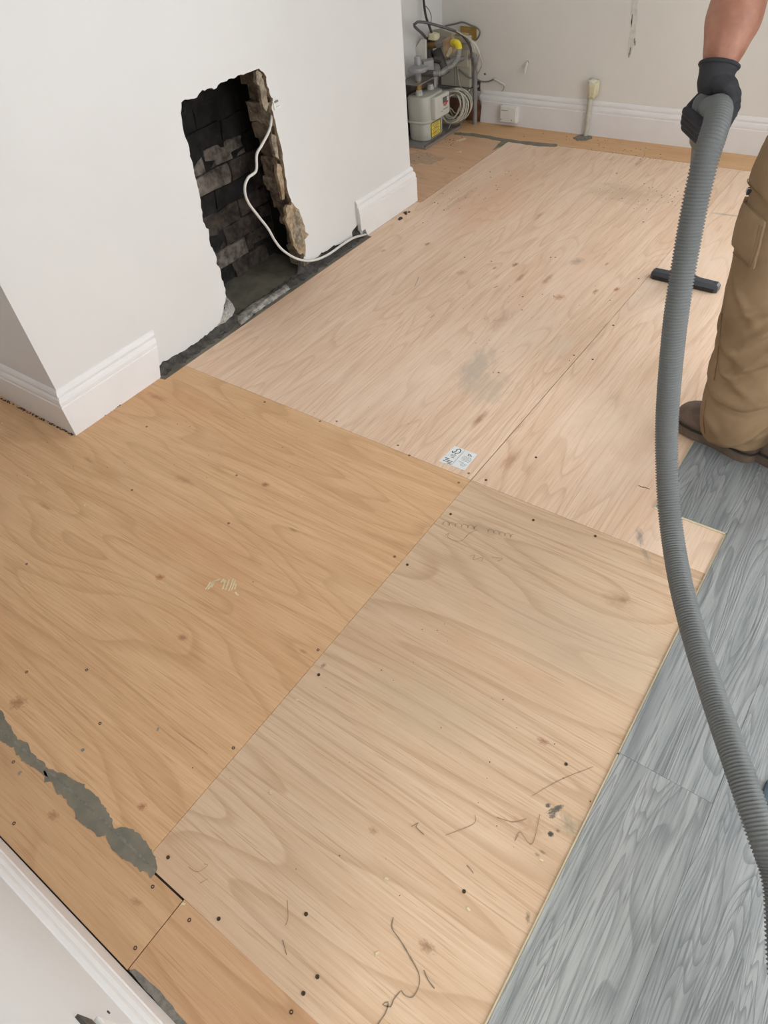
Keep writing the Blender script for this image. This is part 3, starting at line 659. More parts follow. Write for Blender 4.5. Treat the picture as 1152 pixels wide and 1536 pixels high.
def lump(name, px, mat, z0, amp, label=None, th=.02, seed=1.):
    c = [fl(*p) for p in px]; cx = sum(p.x for p in c) / len(c); cy = sum(p.y for p in c) / len(c)
    mm = MB(); vs = []; fs = []; n = len(c) * 3; ring = []
    P = jag([(p.x, p.y) for p in c], .004, .012, seed); n = len(P)
    for k, (s, h) in enumerate(((1., -.002), (.92, th * .55), (.6, th * .9), (.25, th))):
        for p in P: x = cx + (p.x - cx) * s; y = cy + (p.y - cy) * s; vs.append((x, y, z0 + h + nz(x, y, 60, seed) * amp))
    for k in range(3):
        for j in range(n): fs.append((k * n + j, k * n + (j + 1) % n, (k + 1) * n + (j + 1) % n, (k + 1) * n + j))
    fs.append(tuple(range(3 * n, 4 * n))); mm.add(vs, fs)
    o = mm.build(name, mat, fire, True)
    if label: o['label'] = label
    return o
lump('mortar_lump', [(352, 480), (372, 462), (400, 446), (420, 438), (432, 428), (436, 434), (410, 452), (384, 470), (362, 488)], M['lump'], .004, .004, None, .012, 3.)
lump('mortar_lump', [(331, 484), (338, 468), (342, 458), (350, 466), (355, 474), (350, 484), (338, 494), (326, 500)], M['pale_lump'], .030, .006, 'pale speckled mortar lump at the fireplace foot', .036, 2.)

# ---- skirting boards
PROF = [(0, 0), (.020, 0), (.020, .112), (.0168, .1155), (.0178, .119), (.0176, .128), (.0150, .137), (.0105, .1425), (.0085, .1435), (.0100, .1475), (.0100, .153), (.0075, .160), (.003, .166), (0, .168)]
def skirting(name, pa, pb, nrm, miter=(0, 0), mat=None, label='', endfn=None, prof=PROF, par=None, nm=True):
    pa, pb = Vector((*pa, 0)), Vector((*pb, 0)); t = (pb - pa).normalized(); n = Vector((*nrm, 0)); L = (pb - pa).length
    k = 1 if not endfn else 1
    vs = []
    for e, (P, mi) in enumerate(((pa, miter[0]), (pb, miter[1]))):
        for d, z in prof:
            off = mi * d * (1 if e else -1)
            if endfn: off += endfn(e, z, d)
            vs.append(P + t * off + n * d + Vector((0, 0, z)))
    k = len(prof); fs = [(i, i + k, (i + 1) % k + k, (i + 1) % k) for i in range(k)] + [tuple(range(k))[::-1], tuple(range(k, 2 * k))]
    mm = MB(); mm.add(vs, fs); o = mm.build(name, mat or M['gloss'], par)
    if par is None: struct(o, label)
    return o
Zg = .003
skirting('baseboard_chimney_return', (XA, Y0C), (XW, Y0C), (0, -1), (0, 1), None, 'white skirting on the chimney return')
skirting('baseboard_chimney_near', (XW, Y0C), (XW, 1.150), (1, 0), (1, 0), None, 'white skirting on the chimney face, cut short before the fireplace', lambda e, z, d: (z / .168) * .05 + (.012 * math.sin(z * 200) if z < .1 else 0) if e else 0)
far_sk = skirting('baseboard_chimney_far', (XW, 2.398), (XW, Y1C), (1, 0), (0, 1), None, 'white skirting stub on the chimney face past the fireplace', prof=[(0, .034), (.020, .034)] + PROF[2:])
skirting('lower_edge', (XW, 2.438), (XW, Y1C), (1, 0), (0, 1), None, '', lambda e, z, d: 0 if e else -.012 * (z / .034), prof=[(0, 0), (.020, 0), (.020, .034), (0, .034)], par=far_sk)
skirting('baseboard_chimney_far_return', (XW, Y1C), (XA, Y1C), (0, 1), (1, 0), None, 'white skirting on the far chimney return')
skirting('baseboard_back', (-2.262, YB), (WX0, YB), (0, -1), (0, 0), None, 'white skirting along the back wall', lambda e, z, d: 0 if e else -.02 + .035 * math.sin(z * 60) * (1 - z / .2) + .02 * math.sin(z * 171))
skirting('baseboard_near', (-.32, YN), (XA, YN), (0, 1), (0, 0), None, 'white skirting along the near wall')
skirting('baseboard_left_near', (XA, YN), (XA, Y0C), (1, 0), (-1, -1), None, 'white skirting in the near alcove')
skirting('baseboard_right', (XR, YB), (XR, YN), (-1, 0), (0, 0), None, 'white skirting under the added side window')
skirting('baseboard_near_right', (XR, YN), (.64, YN), (0, 1), (0, 0), None, 'white skirting right of the doorway')
for x0, x1 in ((-.32, -.25), (.55, .62)):
    m = MB(); m.box(x0, x1, YN - .13, YN + .015, 0, 2.10); struct(m.build('trim_1', M['gloss']), 'white doorway architrave')
# black rubble under the return skirting
def debris_along(pxa, pxb, n, par, seed, spread=.004, size=(.002, .006)):
    r2 = random.Random(seed); mm = MB()
    for i in range(n):
        t = r2.random(); p = fl(pxa[0] + (pxb[0] - pxa[0]) * t, pxa[1] + (pxb[1] - pxa[1]) * t); s = r2.uniform(*size)
        p += Vector((r2.uniform(-spread, spread), r2.uniform(-spread, spread), s * .3)); a = r2.random() * 6
        bm = bmesh.new(); bmesh.ops.create_icosphere(bm, subdivisions=1, radius=s)
        for v in bm.verts: v.co = Matrix.Rotation(a, 3, 'Z') @ Vector((v.co.x * 1.5, v.co.y * .8, v.co.z * .5)) + p
        mm.bm(bm)
    o = mm.build('debris', M['debris'], par); o['kind'] = 'stuff'; return o
debris_along((0, 597), (110, 653), 120, floor, 1, .003, (.001, .0036)); debris_along((152, 626), (180, 608), 24, floor, 2, .003, (.001, .004)); debris_along((598, 330), (612, 318), 8, floor, 3, .01, (.003, .009))
debris_along((600, 240), (690, 205), 40, floor, 5, .07, (.001, .004)); debris_along((850, 206), (1000, 240), 60, floor, 6, .08, (.001, .0028)); debris_along((930, 290), (1010, 300), 50, floor, 7, .15, (.001, .0032)); debris_along((640, 330), (760, 260), 40, floor, 8, .12, (.001, .003))
debris_along((0, 700), (600, 620), 46, floor, 9, .16, (.0006, .0016)); debris_along((620, 470), (900, 480), 40, floor, 10, .3, (.0007, .0022)); debris_along((380, 950), (850, 1330), 40, floor, 11, .3, (.0006, .0014))
def chips(pts, mat):
    mm = MB()
    for p in pts:
        c = fl(*p); a = random.random() * 3; s = .0028
        mm.prism([c + Matrix.Rotation(a, 3, 'Z') @ Vector((x * s, y * s, 0)) for x, y in ((-1.6, -.6), (1.2, -.8), (1.5, .5), (-.8, .9))], (0, 0, .0012))
    o = mm.build('wood_chip', mat, floor); o['kind'] = 'stuff'
chips([(452, 745), (62, 724), (127, 758), (446, 1050), (703, 1364), (580, 1318), (566, 1430), (406, 1189), (275, 1356), (3, 635), (812, 1290)], M['chip'])
chips([(124, 1125), (237, 1094), (30, 1160)], M['ink_pale'])

# ================================================================== THINGS
def onp(y, px): return [on('y', y, *p) for p in px]
def prism_px(px, y, th, mat, name, parent=None, dirv=(0, 1, 0)):
    mm = MB(); mm.prism(onp(y, px), Vector(dirv) * th); return mm.build(name, mat, parent)
# ---- white flex looping out of the fireplace
cb = [(XW - .03, 0, 0)]
cpts = [at(400, 128, 2.93), on('x', -2.018, 409, 160), on('x', -2.016, 408, 172), on('x', -2.012, 404, 195), on('x', -2.004, 393, 217), on('x', -1.998, 385, 232), on('x', -1.994, 384, 256), on('x', -1.992, 372, 267),
        on('x', -1.990, 367, 283), on('x', -1.988, 372, 303), on('x', -1.987, 388, 325), on('x', -1.986, 402, 343), on('x', -1.985, 413, 362), on('x', -1.985, 425, 376), on('x', -1.985, 445, 388), on('x', -1.985, 467, 391),
        on('x', -1.985, 490, 383), on('x', -1.985, 515, 366), on('x', -1.985, 530, 357), on('x', -1.988, 543, 353), on('x', -1.992, 552, 351)]
m = MB(); m.tube(spline(cpts, .006), .0052, 10); tag(m.build('power_cable', M['cable_white'], None, True), 'white flex hanging through the broken fireplace opening', 'cable')
# cable clip stub at the jamb
e = empty('cable_clip'); tag(e, 'small broken cable clip on the fireplace jamb edge', 'clip')
p = on('x', XW, 414, 155)
MB().box(XW, XW + .006, p.y - .012, p.y + .008, p.z + .004, p.z + .010, bev=.001).build('clip_arm', M['cable_grey'], e)
MB().box(XW, XW + .006, p.y - .010, p.y + .016, p.z - .016, p.z - .010, bev=.001).build('clip_arm', M['plastic_white'], e)
MB().box(XW - .004, XW + .004, p.y - .016, p.y - .008, p.z - .018, p.z + .012, bev=.001).build('clip_base', M['plastic_white'], e)

# ---- gas meter
def rbox(mm, x0, x1, y0, y1, z0, z1, r, seg=5, taper=0., mi=0):
    """box with rounded vertical edges; taper shrinks the bottom"""
    pts = []
    for cx, cy, a0 in ((x1 - r, y1 - r, 0), (x0 + r, y1 - r, 90), (x0 + r, y0 + r, 180), (x1 - r, y0 + r, 270)):
        for k in range(seg + 1): a = R_(a0 + 90 * k / seg); pts.append((cx + r * math.cos(a), cy + r * math.sin(a)))
    n = len(pts); mx_, my_ = (x0 + x1) / 2, (y0 + y1) / 2; vs = []
    rows = [(z0, .955 - taper), (z0 + .008, 1 - taper), (z1 - .010, 1), (z1 - .003, .965), (z1, .90)]
    for z, s in rows: vs += [(mx_ + (x - mx_) * s, my_ + (y - my_) * s, z) for x, y in pts]
    fs = [(i * n + j, i * n + (j + 1) % n, (i + 1) * n + (j + 1) % n, (i + 1) * n + j) for i in range(4) for j in range(n)] + [tuple(range(n))[::-1], tuple(range(4 * n, 5 * n))]
    return mm.add(vs, fs, mi)
gx0, gx1, gy0, gy1, gz = -2.505, -2.365, 3.535, 3.745, .016
e = empty('gas_meter'); tag(e, 'grey gas meter with a yellow sticker standing on a steel tray', 'gas meter')
rbox(MB(), gx0, gx1, gy0, gy1, gz + .098, gz + .225, .045).build('upper_case', M['meter'], e, True, 50)
rbox(MB(), gx0 + .003, gx1 - .003, gy0 + .003, gy1 - .003, gz, gz + .100, .045, taper=.015).build('lower_case', M['meter'], e, True, 50)
mm = MB(); rbox(mm, gx0 - .006, gx1 + .006, gy0 - .006, gy1 + .006, gz + .090, gz + .106, .048); mm.build('flange', M['meter'], e, True, 50)
for yy in (3.585, 3.70):
    MB().lathe([(.021, 0), (.021, .018), (.017, .020), (.017, .030)], (-2.438, yy, gz + .222)).build('top_boss', M['meter'], e, True, 40)
ib = MB(); ib.box(gx1 - .004, gx1 + .030, 3.590, 3.742, gz + .104, gz + .216, bev=.008); ib = ib.build('index_box', M['meter_box'], e)
XI = gx1 + .0305
def face(mm, y0, y1, z0, z1, x=XI): mm.box(x - .001, x + .0006, y0, y1, z0, z1)
mm = MB(); face(mm, 3.668, 3.710, gz + .172, gz + .198); mm.build('screen', M['screen'], ib)
mm = MB(); face(mm, 3.668, 3.690, gz + .166, gz + .171); face(mm, 3.695, 3.725, gz + .164, gz + .172); face(mm, 3.672, 3.715, gz + .157, gz + .162); face(mm, 3.685, 3.706, gz + .151, gz + .155); mm.build('red_print', M['red'], ib)
mm = MB(); face(mm, 3.672, 3.690, gz + .135, gz + .140); face(mm, 3.694, 3.722, gz + .135, gz + .140); face(mm, 3.65, 3.662, gz + .130, gz + .134); face(mm, 3.718, 3.728, gz + .190, gz + .200); mm.build('print_line', M['ink_pale'], ib)
yl = MB(); yl.box(gx1 - .002, gx1 + .0005, 3.585, 3.685, gz + .010, gz + .086); yl = yl.build('yellow_label', M['yellow'], e)
mm = MB()
for k, z in enumerate((.075, .068, .061, .052, .045, .036, .029, .020)): face(mm, 3.592 + (k % 3) * .006, 3.678 - (k % 2) * .012, gz + z, gz + z + .0028, gx1 + .001)
mm.build('small_print', M['ink_pale'], yl)
mm = MB()
for b in ((3.585, 3.685, .010, .013), (3.585, 3.685, .083, .086), (3.585, 3.588, .010, .086), (3.682, 3.685, .010, .086)): face(mm, b[0], b[1], gz + b[2], gz + b[3], gx1 + .001)
mm.build('label_border', M['ink'], yl)
mm = MB(); face(mm, 3.62, 3.65, gz + .052, gz + .056, gx1 + .0015); face(mm, 3.60, 3.64, gz + .028, gz + .032, gx1 + .0015); mm.build('red_print', M['red'], yl)

e = empty('meter_bracket'); tag(e, 'folded steel bracket and tray holding the gas meter', 'bracket')
MB().box(-2.545, -2.540, 3.47, 3.90, .0005, .30).build('back_plate', M['steel_dark'], e)
MB().box(-2.5395, -2.405, 3.535, 3.775, .300, .305).build('top_ledge', M['galv'], e)
MB().box(-2.5395, -2.535, 3.47, 3.535, .30, .305).build('side_lip', M['galv'], e)
MB().box(-2.5395, -2.335, 3.475, 3.86, .001, .0145, bev=.002).build('tray', M['galv'], e)
MB().box(-2.345, -2.335, 3.475, 3.86, .0146, .022).build('tray_lip', M['steel_dark'], e)

e = empty('gas_regulator'); tag(e, 'cast grey gas regulator on a brass union above the meter', 'regulator')
rx, ry = -2.438, 3.585
MB().lathe([(.016, 0), (.018, .002), (.018, .016), (.022, .018), (.022, .030), (.018, .032), (.018, .042), (.016, .044)], (rx, ry, .268), seg=6).build('brass_union', M['brass'], e)
MB().lathe([(.017, 0), (.018, .02), (.022, .028), (.026, .040), (.030, .046)], (rx, ry, .312)).build('neck', M['reg'], e, True, 50)
MB().lathe([(.030, 0), (.050, .004), (.054, .010), (.054, .020), (.050, .026), (.040, .028), (.026, .034), (.018, .036), (.018, .072), (.015, .076)], (rx, ry, .352)).build('diaphragm_body', M['reg'], e, True, 40)
mm = MB(); mm.prism([(rx + .02, ry + .03, .345), (rx + .055, ry + .075, .345), (rx + .02, ry + .12, .345), (rx - .02, ry + .07, .345)], (0, 0, .05)); mm.build('valve_block', M['reg'], e)
MB().cyl((rx + .02, ry + .01, .345), (rx + .085, ry + .03, .345), .016).build('outlet_union', M['pipe_dark'], e, True, 50)
e = empty('flexible_gas_pipe'); tag(e, 'ribbed flexible gas pipe with a yellow end elbow', 'pipe')
fp = resample(spline([(rx + .083, ry + .03, .345), (rx + .12, ry + .045, .345), on('y', 3.66, 668, 105), on('y', 3.69, 680, 97), on('y', 3.72, 687, 85), on('y', 3.74, 689, 74)], .004), .0025)
MB().tube(fp, [.0150 if i % 4 < 2 else .0128 for i in range(len(fp))], 12).build('ribbed_hose', M['galv'], e, True)
ye = spline([fp[-1], on('y', 3.745, 688, 68), on('y', 3.75, 684, 64), on('y', 3.77, 679, 64)], .005)
MB().tube(ye, .0165, 12).build('yellow_elbow', M['yellow'], e, True, 50)

# rigid grey pipe from the floor and along the wall
e = empty('gas_pipe'); tag(e, 'grey painted steel gas pipe rising from the floor at the back skirting', 'pipe')
top = Vector((-2.292, 3.955, .345)); pz = spline([(-2.292, 3.955, -.004), (-2.292, 3.955, .20), top], .05)
MB().tube(pz, .0135, 12).build('riser', M['pipe_grey'], e, True, 50)
MB().tube(spline([(-2.292, 3.955, .31), (-2.292, 3.955, .338), (-2.300, 3.953, .350), (-2.32, 3.948, .352), (-2.335, 3.942, .350)], .006), .0185, 12).build('elbow', M['pipe_grey'], e, True, 50)
MB().tube([(-2.325, 3.946, .351), (-2.40, 3.91, .335), (-2.455, 3.84, .325), (-2.475, 3.78, .32)], .0135, 12).build('branch', M['pipe_grey'], e, True, 50)
MB().lathe([(.018, -.016), (.024, -.010), (.024, .010), (.018, .016)], (-2.46, 3.835, .326), (.5, .8, .05), 8).build('union_nut', M['pipe_dark'], e)
MB().lathe([(.015, -.012), (.020, -.008), (.020, .008), (.015, .012)], (-2.415, 3.897, .334), (.6, .7, .1), 8).build('union_nut', M['pipe_grey'], e)
MB().lathe([(.020, 0), (.028, .004), (.030, .02), (.022, .036), (.010, .04)], (-2.462, 3.80, .315), (.4, -.8, .2), 12).build('pipe_cap', M['pipe_grey'], e, True, 50)

# old iron pipes and valve behind
e = empty('iron_pipe_stack'); tag(e, 'two dark iron pipes with a brass valve behind the regulator', 'pipes')
for a, b in (((640, 70), (652, 112)), ((654, 74), (668, 112))):
    MB().tube(onp(3.84, [a, b]), .0275, 14).build('iron_pipe', M['pipe_dark'], e, True, 50)
MB().tube(onp(3.80, [(641, 68), (660, 64)]), .020, 12).build('valve_body', M['brass'], e, True, 50)
MB().tube(onp(3.79, [(656, 65), (666, 62)]), .024, 8).build('valve_nut', M['pipe_grey'], e)
MB().tube(onp(3.79, [(640, 60), (648, 57)]), .012, 8).build('valve_spindle', M['pipe_dark'], e)
mm = MB(); rb = rough_box(-.022, .022, -.02, .02, -.012, .014, .006, 3, 4.); c = on('y', 3.77, 651, 55)
rb.v = [tuple(Vector(v) + c) for v in rb.v]; tag(rb.build('plaster_lump', M['foam'], None, True), 'white plaster lump on top of the brass valve', 'plaster')
c = on('y', 3.74, 656, 89); o = MB().lathe([(.010, -.02), (.014, -.016), (.014, .016), (.010, .02)], c, (1, .3, 0), 8).build('pipe_clip', M['pipe_dark']); tag(o, 'small dark pipe clip beside the flexible gas pipe', 'clip')

# boards and scraps
tag(prism_px([(617, 98), (618, 80), (631, 60), (637, 59), (638, 93), (630, 98)], 3.735, .02, M['board'], 'painted_offcut'), 'white painted board offcut with a slanted top behind the regulator', 'board')
tag(prism_px([(662, 60), (677, 55), (680, 78), (676, 82), (668, 87), (665, 75)], 3.775, .03, M['wood'], 'wood_offcut'), 'raw wood scrap wedged between the gas pipes', 'wood')
tag(prism_px([(669, 84), (674, 72), (677, 70), (678, 78), (672, 86)], 3.768, .006, M['foam'], 'plaster_flake'), 'pale flake stuck on the raw wood scrap', 'flake')
tag(prism_px([(645, 46), (662, 43), (678, 50), (676, 56), (660, 60), (648, 56)], 3.86, .02, M['cabinet'], 'crumpled_sheet'), 'crumpled grey sheet lying over the pipes', 'sheet')
# fuse box in the corner
e = empty('fuse_box'); tag(e, 'beige fuse box on the wall behind the gas pipe', 'fuse box')
MB().box(-2.515, -2.312, 3.935, 4.019, .195, .415, bev=.006).build('case', M['cabinet'], e)
MB().box(-2.42, -2.417, 3.9335, 3.9355, .20, .41).build('cover_joint', M['ink_pale'], e)
MB().box(-2.50, -2.325, 3.925, 3.9345, .30, .385, bev=.003).build('cover', M['cabinet'], e)
MB().box(-2.53, -2.30, 3.925, 4.019, .181, .193, bev=.002).build('shelf_rail', M['galv'], e)
e = empty('junction_lid'); tag(e, 'small beige switch cover above the fuse box', 'switch cover')
MB().box(-2.41, -2.315, 3.90, 3.955, .424, .452, bev=.006).build('cover', M['cabinet'], e); MB().box(-2.40, -2.33, 3.91, 3.95, .452, .462, bev=.003).build('lid', M['wood'], e)
m = MB(); m.box(XA + .001, -2.235, YB - .013, YB - .0005, .0005, .110); tag(m.build('bare_backing_board', M['brown_wood']), 'bare brown timber board on the wall under the fuse box', 'board')
n_o = empty('warning_notice'); tag(n_o, 'ochre printed notice plate on the back wall above the pipes', 'notice')
P = onp(4.014, [(690.5, 39), (714.5, 41), (714.5, 66), (690.5, 60)]); m = MB(); m.prism(P, (0, .005, 0)); m.build('plate', M['ochre'], n_o)
m = MB()
for k in range(6):
    t0 = .15 + k * .13; a = P[0].lerp(P[3], t0); b = P[1].lerp(P[2], t0); a, b = a.lerp(b, .12), a.lerp(b, .88 - .1 * (k % 3))
    m.prism([a, b, b + Vector((0, 0, -.003)), a + Vector((0, 0, -.003))], (0, -.0006, 0))
m.build('small_print', M['wood'], n_o)

# cables in the corner
def cable(px, r, mat, label, name='cable', cat='cable', seg=8):
    pts = [on('y', p[2], p[0], p[1]) for p in px]
    m = MB(); m.tube(spline(pts, .012), r, seg); return tag(m.build(name, mat, None, True), label, cat)
cable([(634, -20, 3.78), (636, 5, 3.78), (639, 25, 3.775), (645, 42, 3.77), (649, 55, 3.775)], .0065, M['cable_black'], 'black cable dropping down the corner to the valve')
cable([(637, 8, 3.80), (643, 14, 3.82), (647, 25, 3.83), (646, 36, 3.82), (645, 42, 3.78)], .0025, M['cable_grey'], 'thin grey wire hanging beside the black cable')
cable([(641, 60, 3.775), (634, 51, 3.70), (624, 42, 3.62), (621, 37, 3.60), (626, 33, 3.61), (640, 34, 3.66), (655, 38, 3.70), (675, 44, 3.76), (690, 50, 3.83), (700, 60, 3.84), (706, 72, 3.86), (707, 86, 3.87)], .0070, M['cable_thick'], 'thick grey cable arching over the gas pipes')
cable([(668, 39, 3.99), (682, 36, 3.985), (694, 33.5, 3.98), (706, 38, 3.98), (716, 42, 3.98), (720, 48, 3.985), (718, 55, 3.99), (714, 60, 4.0)], .0045, M['cable_grey'], 'grey cable looping over the ochre notice')
cable([(680, 44, 3.80), (694, 52, 3.80), (708, 62, 3.81), (716, 75, 3.83), (722, 90, 3.88), (722, 100, 3.92), (716, 112, 3.97), (713, 118, 3.99)], .0040, M['cable_cream'], 'cream cable bowing out past the grey pipe')
cable([(690, 50, 3.82), (704, 58, 3.82), (714, 68, 3.84), (719, 80, 3.86), (716, 98, 3.92), (713, 112, 3.98)], .0040, M['cable_white'], 'white cable bowing over the pipe elbow')
cable([(660, 41, 3.90), (680, 46, 3.88), (700, 56, 3.87), (710, 68, 3.88), (712, 82, 3.90)], .0040, M['cable_white'], 'white cable running beside the thick grey arch')
cable([(688, 104, 3.92), (698, 112, 3.92), (706, 117, 3.93), (714, 118, 3.985), (722, 122, 4.005), (733, 122, 4.012), (742, 118.5, 4.012)], .0040, M['cable_grey'], 'grey cable running round the pipe along the wall')
cable([(741, 118.5, 4.008), (748, 122, 4.005), (757, 127.5, 4.0)], .0055, M['cable_white'], 'short white cable tail end on the back wall')
cable([(756, 126, 4.002), (756, 132, 4.006), (753, 137, 4.010)], .0018, M['cable_grey'], 'thin bare wire end below the white cable tail')
cable([(686, 95, 3.93), (688, 120, 3.925), (692, 132, 3.91), (698, 142, 3.88), (690, 158, 3.84), (684, 172, 3.82), (674, 190, 3.80), (671, 203, 3.79)], .0022, M['cable_cream'], 'thin cream wire falling past the coil to the tray')
cable([(705, 134, 3.92), (697, 143, 3.90), (692, 152, 3.86), (684, 170, 3.83), (676, 162, 3.82), (670, 168, 3.80)], .0022, M['cable_cream'], 'thin cream wire crossing in front of the cable coil')
cable([(668, 197, 3.74), (678, 200, 3.80), (690, 188, 3.86), (700, 170, 3.9)], .0035, M['cable_grey'], 'grey cable lying on the steel tray edge')
rr = random.Random(3); m = MB(); cc = on('y', 3.86, 682, 160)
for k in range(9):
    rad = .075 + rr.uniform(-.018, .012); ry_ = rad * rr.uniform(1.05, 1.3); off = Vector((rr.uniform(-.012, .012), rr.uniform(-.035, .035), rr.uniform(-.012, .012))); tl = rr.uniform(-.3, .3)
    pts = [cc + off + Vector((rad * math.cos(a), .03 * math.sin(a + tl * 6) + tl * rad * math.cos(a) * .4, ry_ * .86 * math.sin(a))) for a in [2 * math.pi * i / 20 for i in range(20)]]
    for p in pts: p.z = max(p.z, .018)
    m.tube(spline(pts, .02, True), .0042, 7, closed=True)
tag(m.build('cable_coil', M['cable_cream'], None, True), 'loose coil of cream cable beside the gas meter', 'cable')

# ---- back-wall fittings
e = empty('telephone_box'); tag(e, 'small square white junction box on the back skirting', 'junction box')
a = on('y', 3.985, 752, 159); b = on('y', 3.985, 776, 184)
MB().box(a.x, b.x, 3.972, 4.001, b.z - .002, a.z + .006, bev=.004).build('base', M['plastic_white'], e)
MB().box(a.x + .004, b.x - .004, 3.966, 3.972, b.z + .002, a.z + .001, bev=.002).build('cover', M['plastic_white'], e)
for dx in (.012, .080): MB().cyl((a.x + dx, 3.9655, b.z + .015), (a.x + dx, 3.967, b.z + .015), .003, seg=8).build('cover_screw', M['ink'], e)
MB().box(a.x + .012, a.x + .055, 3.9653, 3.9663, a.z - .016, a.z - .013).build('print_line', M['ink_pale'], e)
e = empty('stub_pipe'); tag(e, 'cream plastic pipe stub with foam on top against the back skirting', 'pipe')
MB().tube(onp(3.988, [(886, 142), (884, 160), (881, 186), (878, 206)]), .0135, 12).build('pipe', M['cable_cream'], e, True, 50)
fc = on('y', 3.99, 889, 133); rb = rough_box(-.020, .024, -.02, .02, -.042, .036, .012, 4, 9.); rb.v = [tuple(Vector(v) + fc) for v in rb.v]; rb.build('foam_blob', M['foam'], e, True)
fc = on('y', 3.985, 889, 126); rb = rough_box(-.018, .014, -.015, .015, -.012, .016, .008, 3, 3.); rb.v = [tuple(Vector(v) + fc) for v in rb.v]; rb.build('foam_blob', M['plastic_white'], e, True)
e = empty('cut_cable'); tag(e, 'short white cable stub poking out of the back wall', 'cable')
MB().tube([on('y', 4.021, 791, 93), on('y', 4.00, 790, 98), on('y', 3.99, 788, 104), on('y', 3.988, 787, 110)], .0065, 8).build('sheath', M['cable_white'], e, True, 50)
c = on('y', 4.019, 791, 93.5); MB().cyl(c, c - Vector((0, .0015, 0)), .008, seg=10).build('wall_hole', M['ink'], e)
c = on('y', 4.019, 727.5, 111); MB().cyl(c, c - Vector((0, .0015, 0)), .006, seg=8).build('drill_hole', M['ink'], wb)
P = rag([(p.x, p.z) for p in onp(4.019, [(951, -20), (957, -20), (957, 10), (954, 40), (952, 66), (947, 84), (942, 86), (942, 70), (945, 48), (946, 20), (951, -20)])], .01, 3.)[:-1]
m = MB(); m.prism([(x, 4.0185, z) for x, z in P], (0, .002, 0)); o = m.build('plaster_scar', M['scar'], wb); o['label'] = 'rough grey scar running down the back wall'
m = MB()
for (x, y, l) in ((948, 22, .04), (947, 30, .03), (951, 58, .02), (952, 62, .02), (945, 72, .03), (943, 80, .02)):
    p = on('y', 4.0172, x, y); m.prism([p, p + Vector((.005, 0, .004)), p + Vector((.006, 0, -l)), p + Vector((.001, 0, -l * .8))], (0, .0012, 0))
m.build('scratch', M['ink_pale'], wb)
# broken plaster hole above the back skirting by the pipe
c = on('y', 4.018, 716.5, 129); rb = rough_box(-.03, .022, -.006, .004, -.03, .03, .012, 3, 5.); rb.v = [tuple(Vector(v) + c) for v in rb.v]; rb.build('plaster_break', M['cement_rough'], wb, True)
# faceplate low on the near wall
e = empty('wall_socket'); tag(e, 'white socket plate low on the near wall above the skirting', 'socket')
MB().box(-.428, -.30, YN, YN + .010, .315, .405, bev=.003).build('faceplate', M['plastic_white'], e)
MB().box(-.428, -.40, YN, YN + .004, .408, .45).build('back_box_gap', M['pipe_dark'], e)
c = on('y', YN + .0102, 163, 1518); MB().cyl(c - Vector((0, .001, 0)), c + Vector((0, .0006, 0)), .0028, seg=8).build('plate_screw', M['ink'], e)

# ---- slate pad at the right edge of the photo
e = empty('kneeling_pad'); tag(e, 'slate blue pad lying on the grey vinyl beside the hose', 'pad')
c = fl(1136, 1188, .005); c2 = fl(1141, 1234, .005)
MB().box(.195, .46, .715, .80, .0055, .022, bev=.006).build('foam_slab', M['pad'], e)
MB().box(.21, .455, .745, .752, .0215, .0235).build('ridge', M['cable_grey'], e); MB().box(.21, .455, .765, .772, .0215, .0235).build('ridge', M['cable_grey'], e)

# ---- vacuum: hose, wand, floor nozzle
HC = at(1056, 166, 1.63)                        # grip centre
NZ = on('z', .035, 1029, 416)                   # nozzle neck
tdir = (HC - NZ).normalized()
e = empty('vacuum_cleaner_wand'); tag(e, 'grey vacuum hose and wand with a wide black floor nozzle', 'vacuum cleaner')
neck = NZ + Vector((.012, -.05, .045))
MB().tube(spline([neck, neck.lerp(HC, .5), HC - tdir * .06], .05), .0175, 16).build('wand_tube', M['wand'], e, True, 50)
MB().tube(spline([HC - tdir * .12, HC, HC + tdir * .03], .02), .0195, 16).build('grip_tube', M['wand'], e, True, 50)
MB().tube([HC - tdir * .13, HC - tdir * .09], .0225, 16).build('grip_collar', M['wand'], e, True, 50)
hp = [HC - tdir * .005, HC.lerp(at(1078, 164, 1.57), .5), at(1078, 164, 1.568), at(1075, 184, 1.535), at(1068, 208, 1.512), at(1058, 240, 1.50), at(1043, 305, 1.50), at(1029, 380, 1.51), at(1016, 460, 1.525), at(1007, 540, 1.56), at(1001, 620, 1.60), at(1000, 690, 1.62), at(1003, 755, 1.62),
      at(1011, 820, 1.60), at(1023, 884, 1.56), at(1043, 960, 1.51), at(1072, 1050, 1.45), at(1107, 1150, 1.385), at(1142, 1250, 1.36), at(1168, 1330, 1.37), (.30, .42, .11), (.42, .30, .06), (.60, .24, .031), (.85, .25, .030), (1.2, .35, .030)]
hs = resample(spline(hp, .004), .00150)
MB().tube(hs, [(.0240 if i % 4 in (0, 1) else .0212) for i in range(len(hs))], 18).build('ribbed_hose', M['hose'], e, True)
hb = resample(spline([HC + tdir * .008, HC + tdir * .018, HC + tdir * .03], .004), .004)
MB().tube(hb, .0215, 18).build('hose_cuff', M['hose'], e, True, 50)
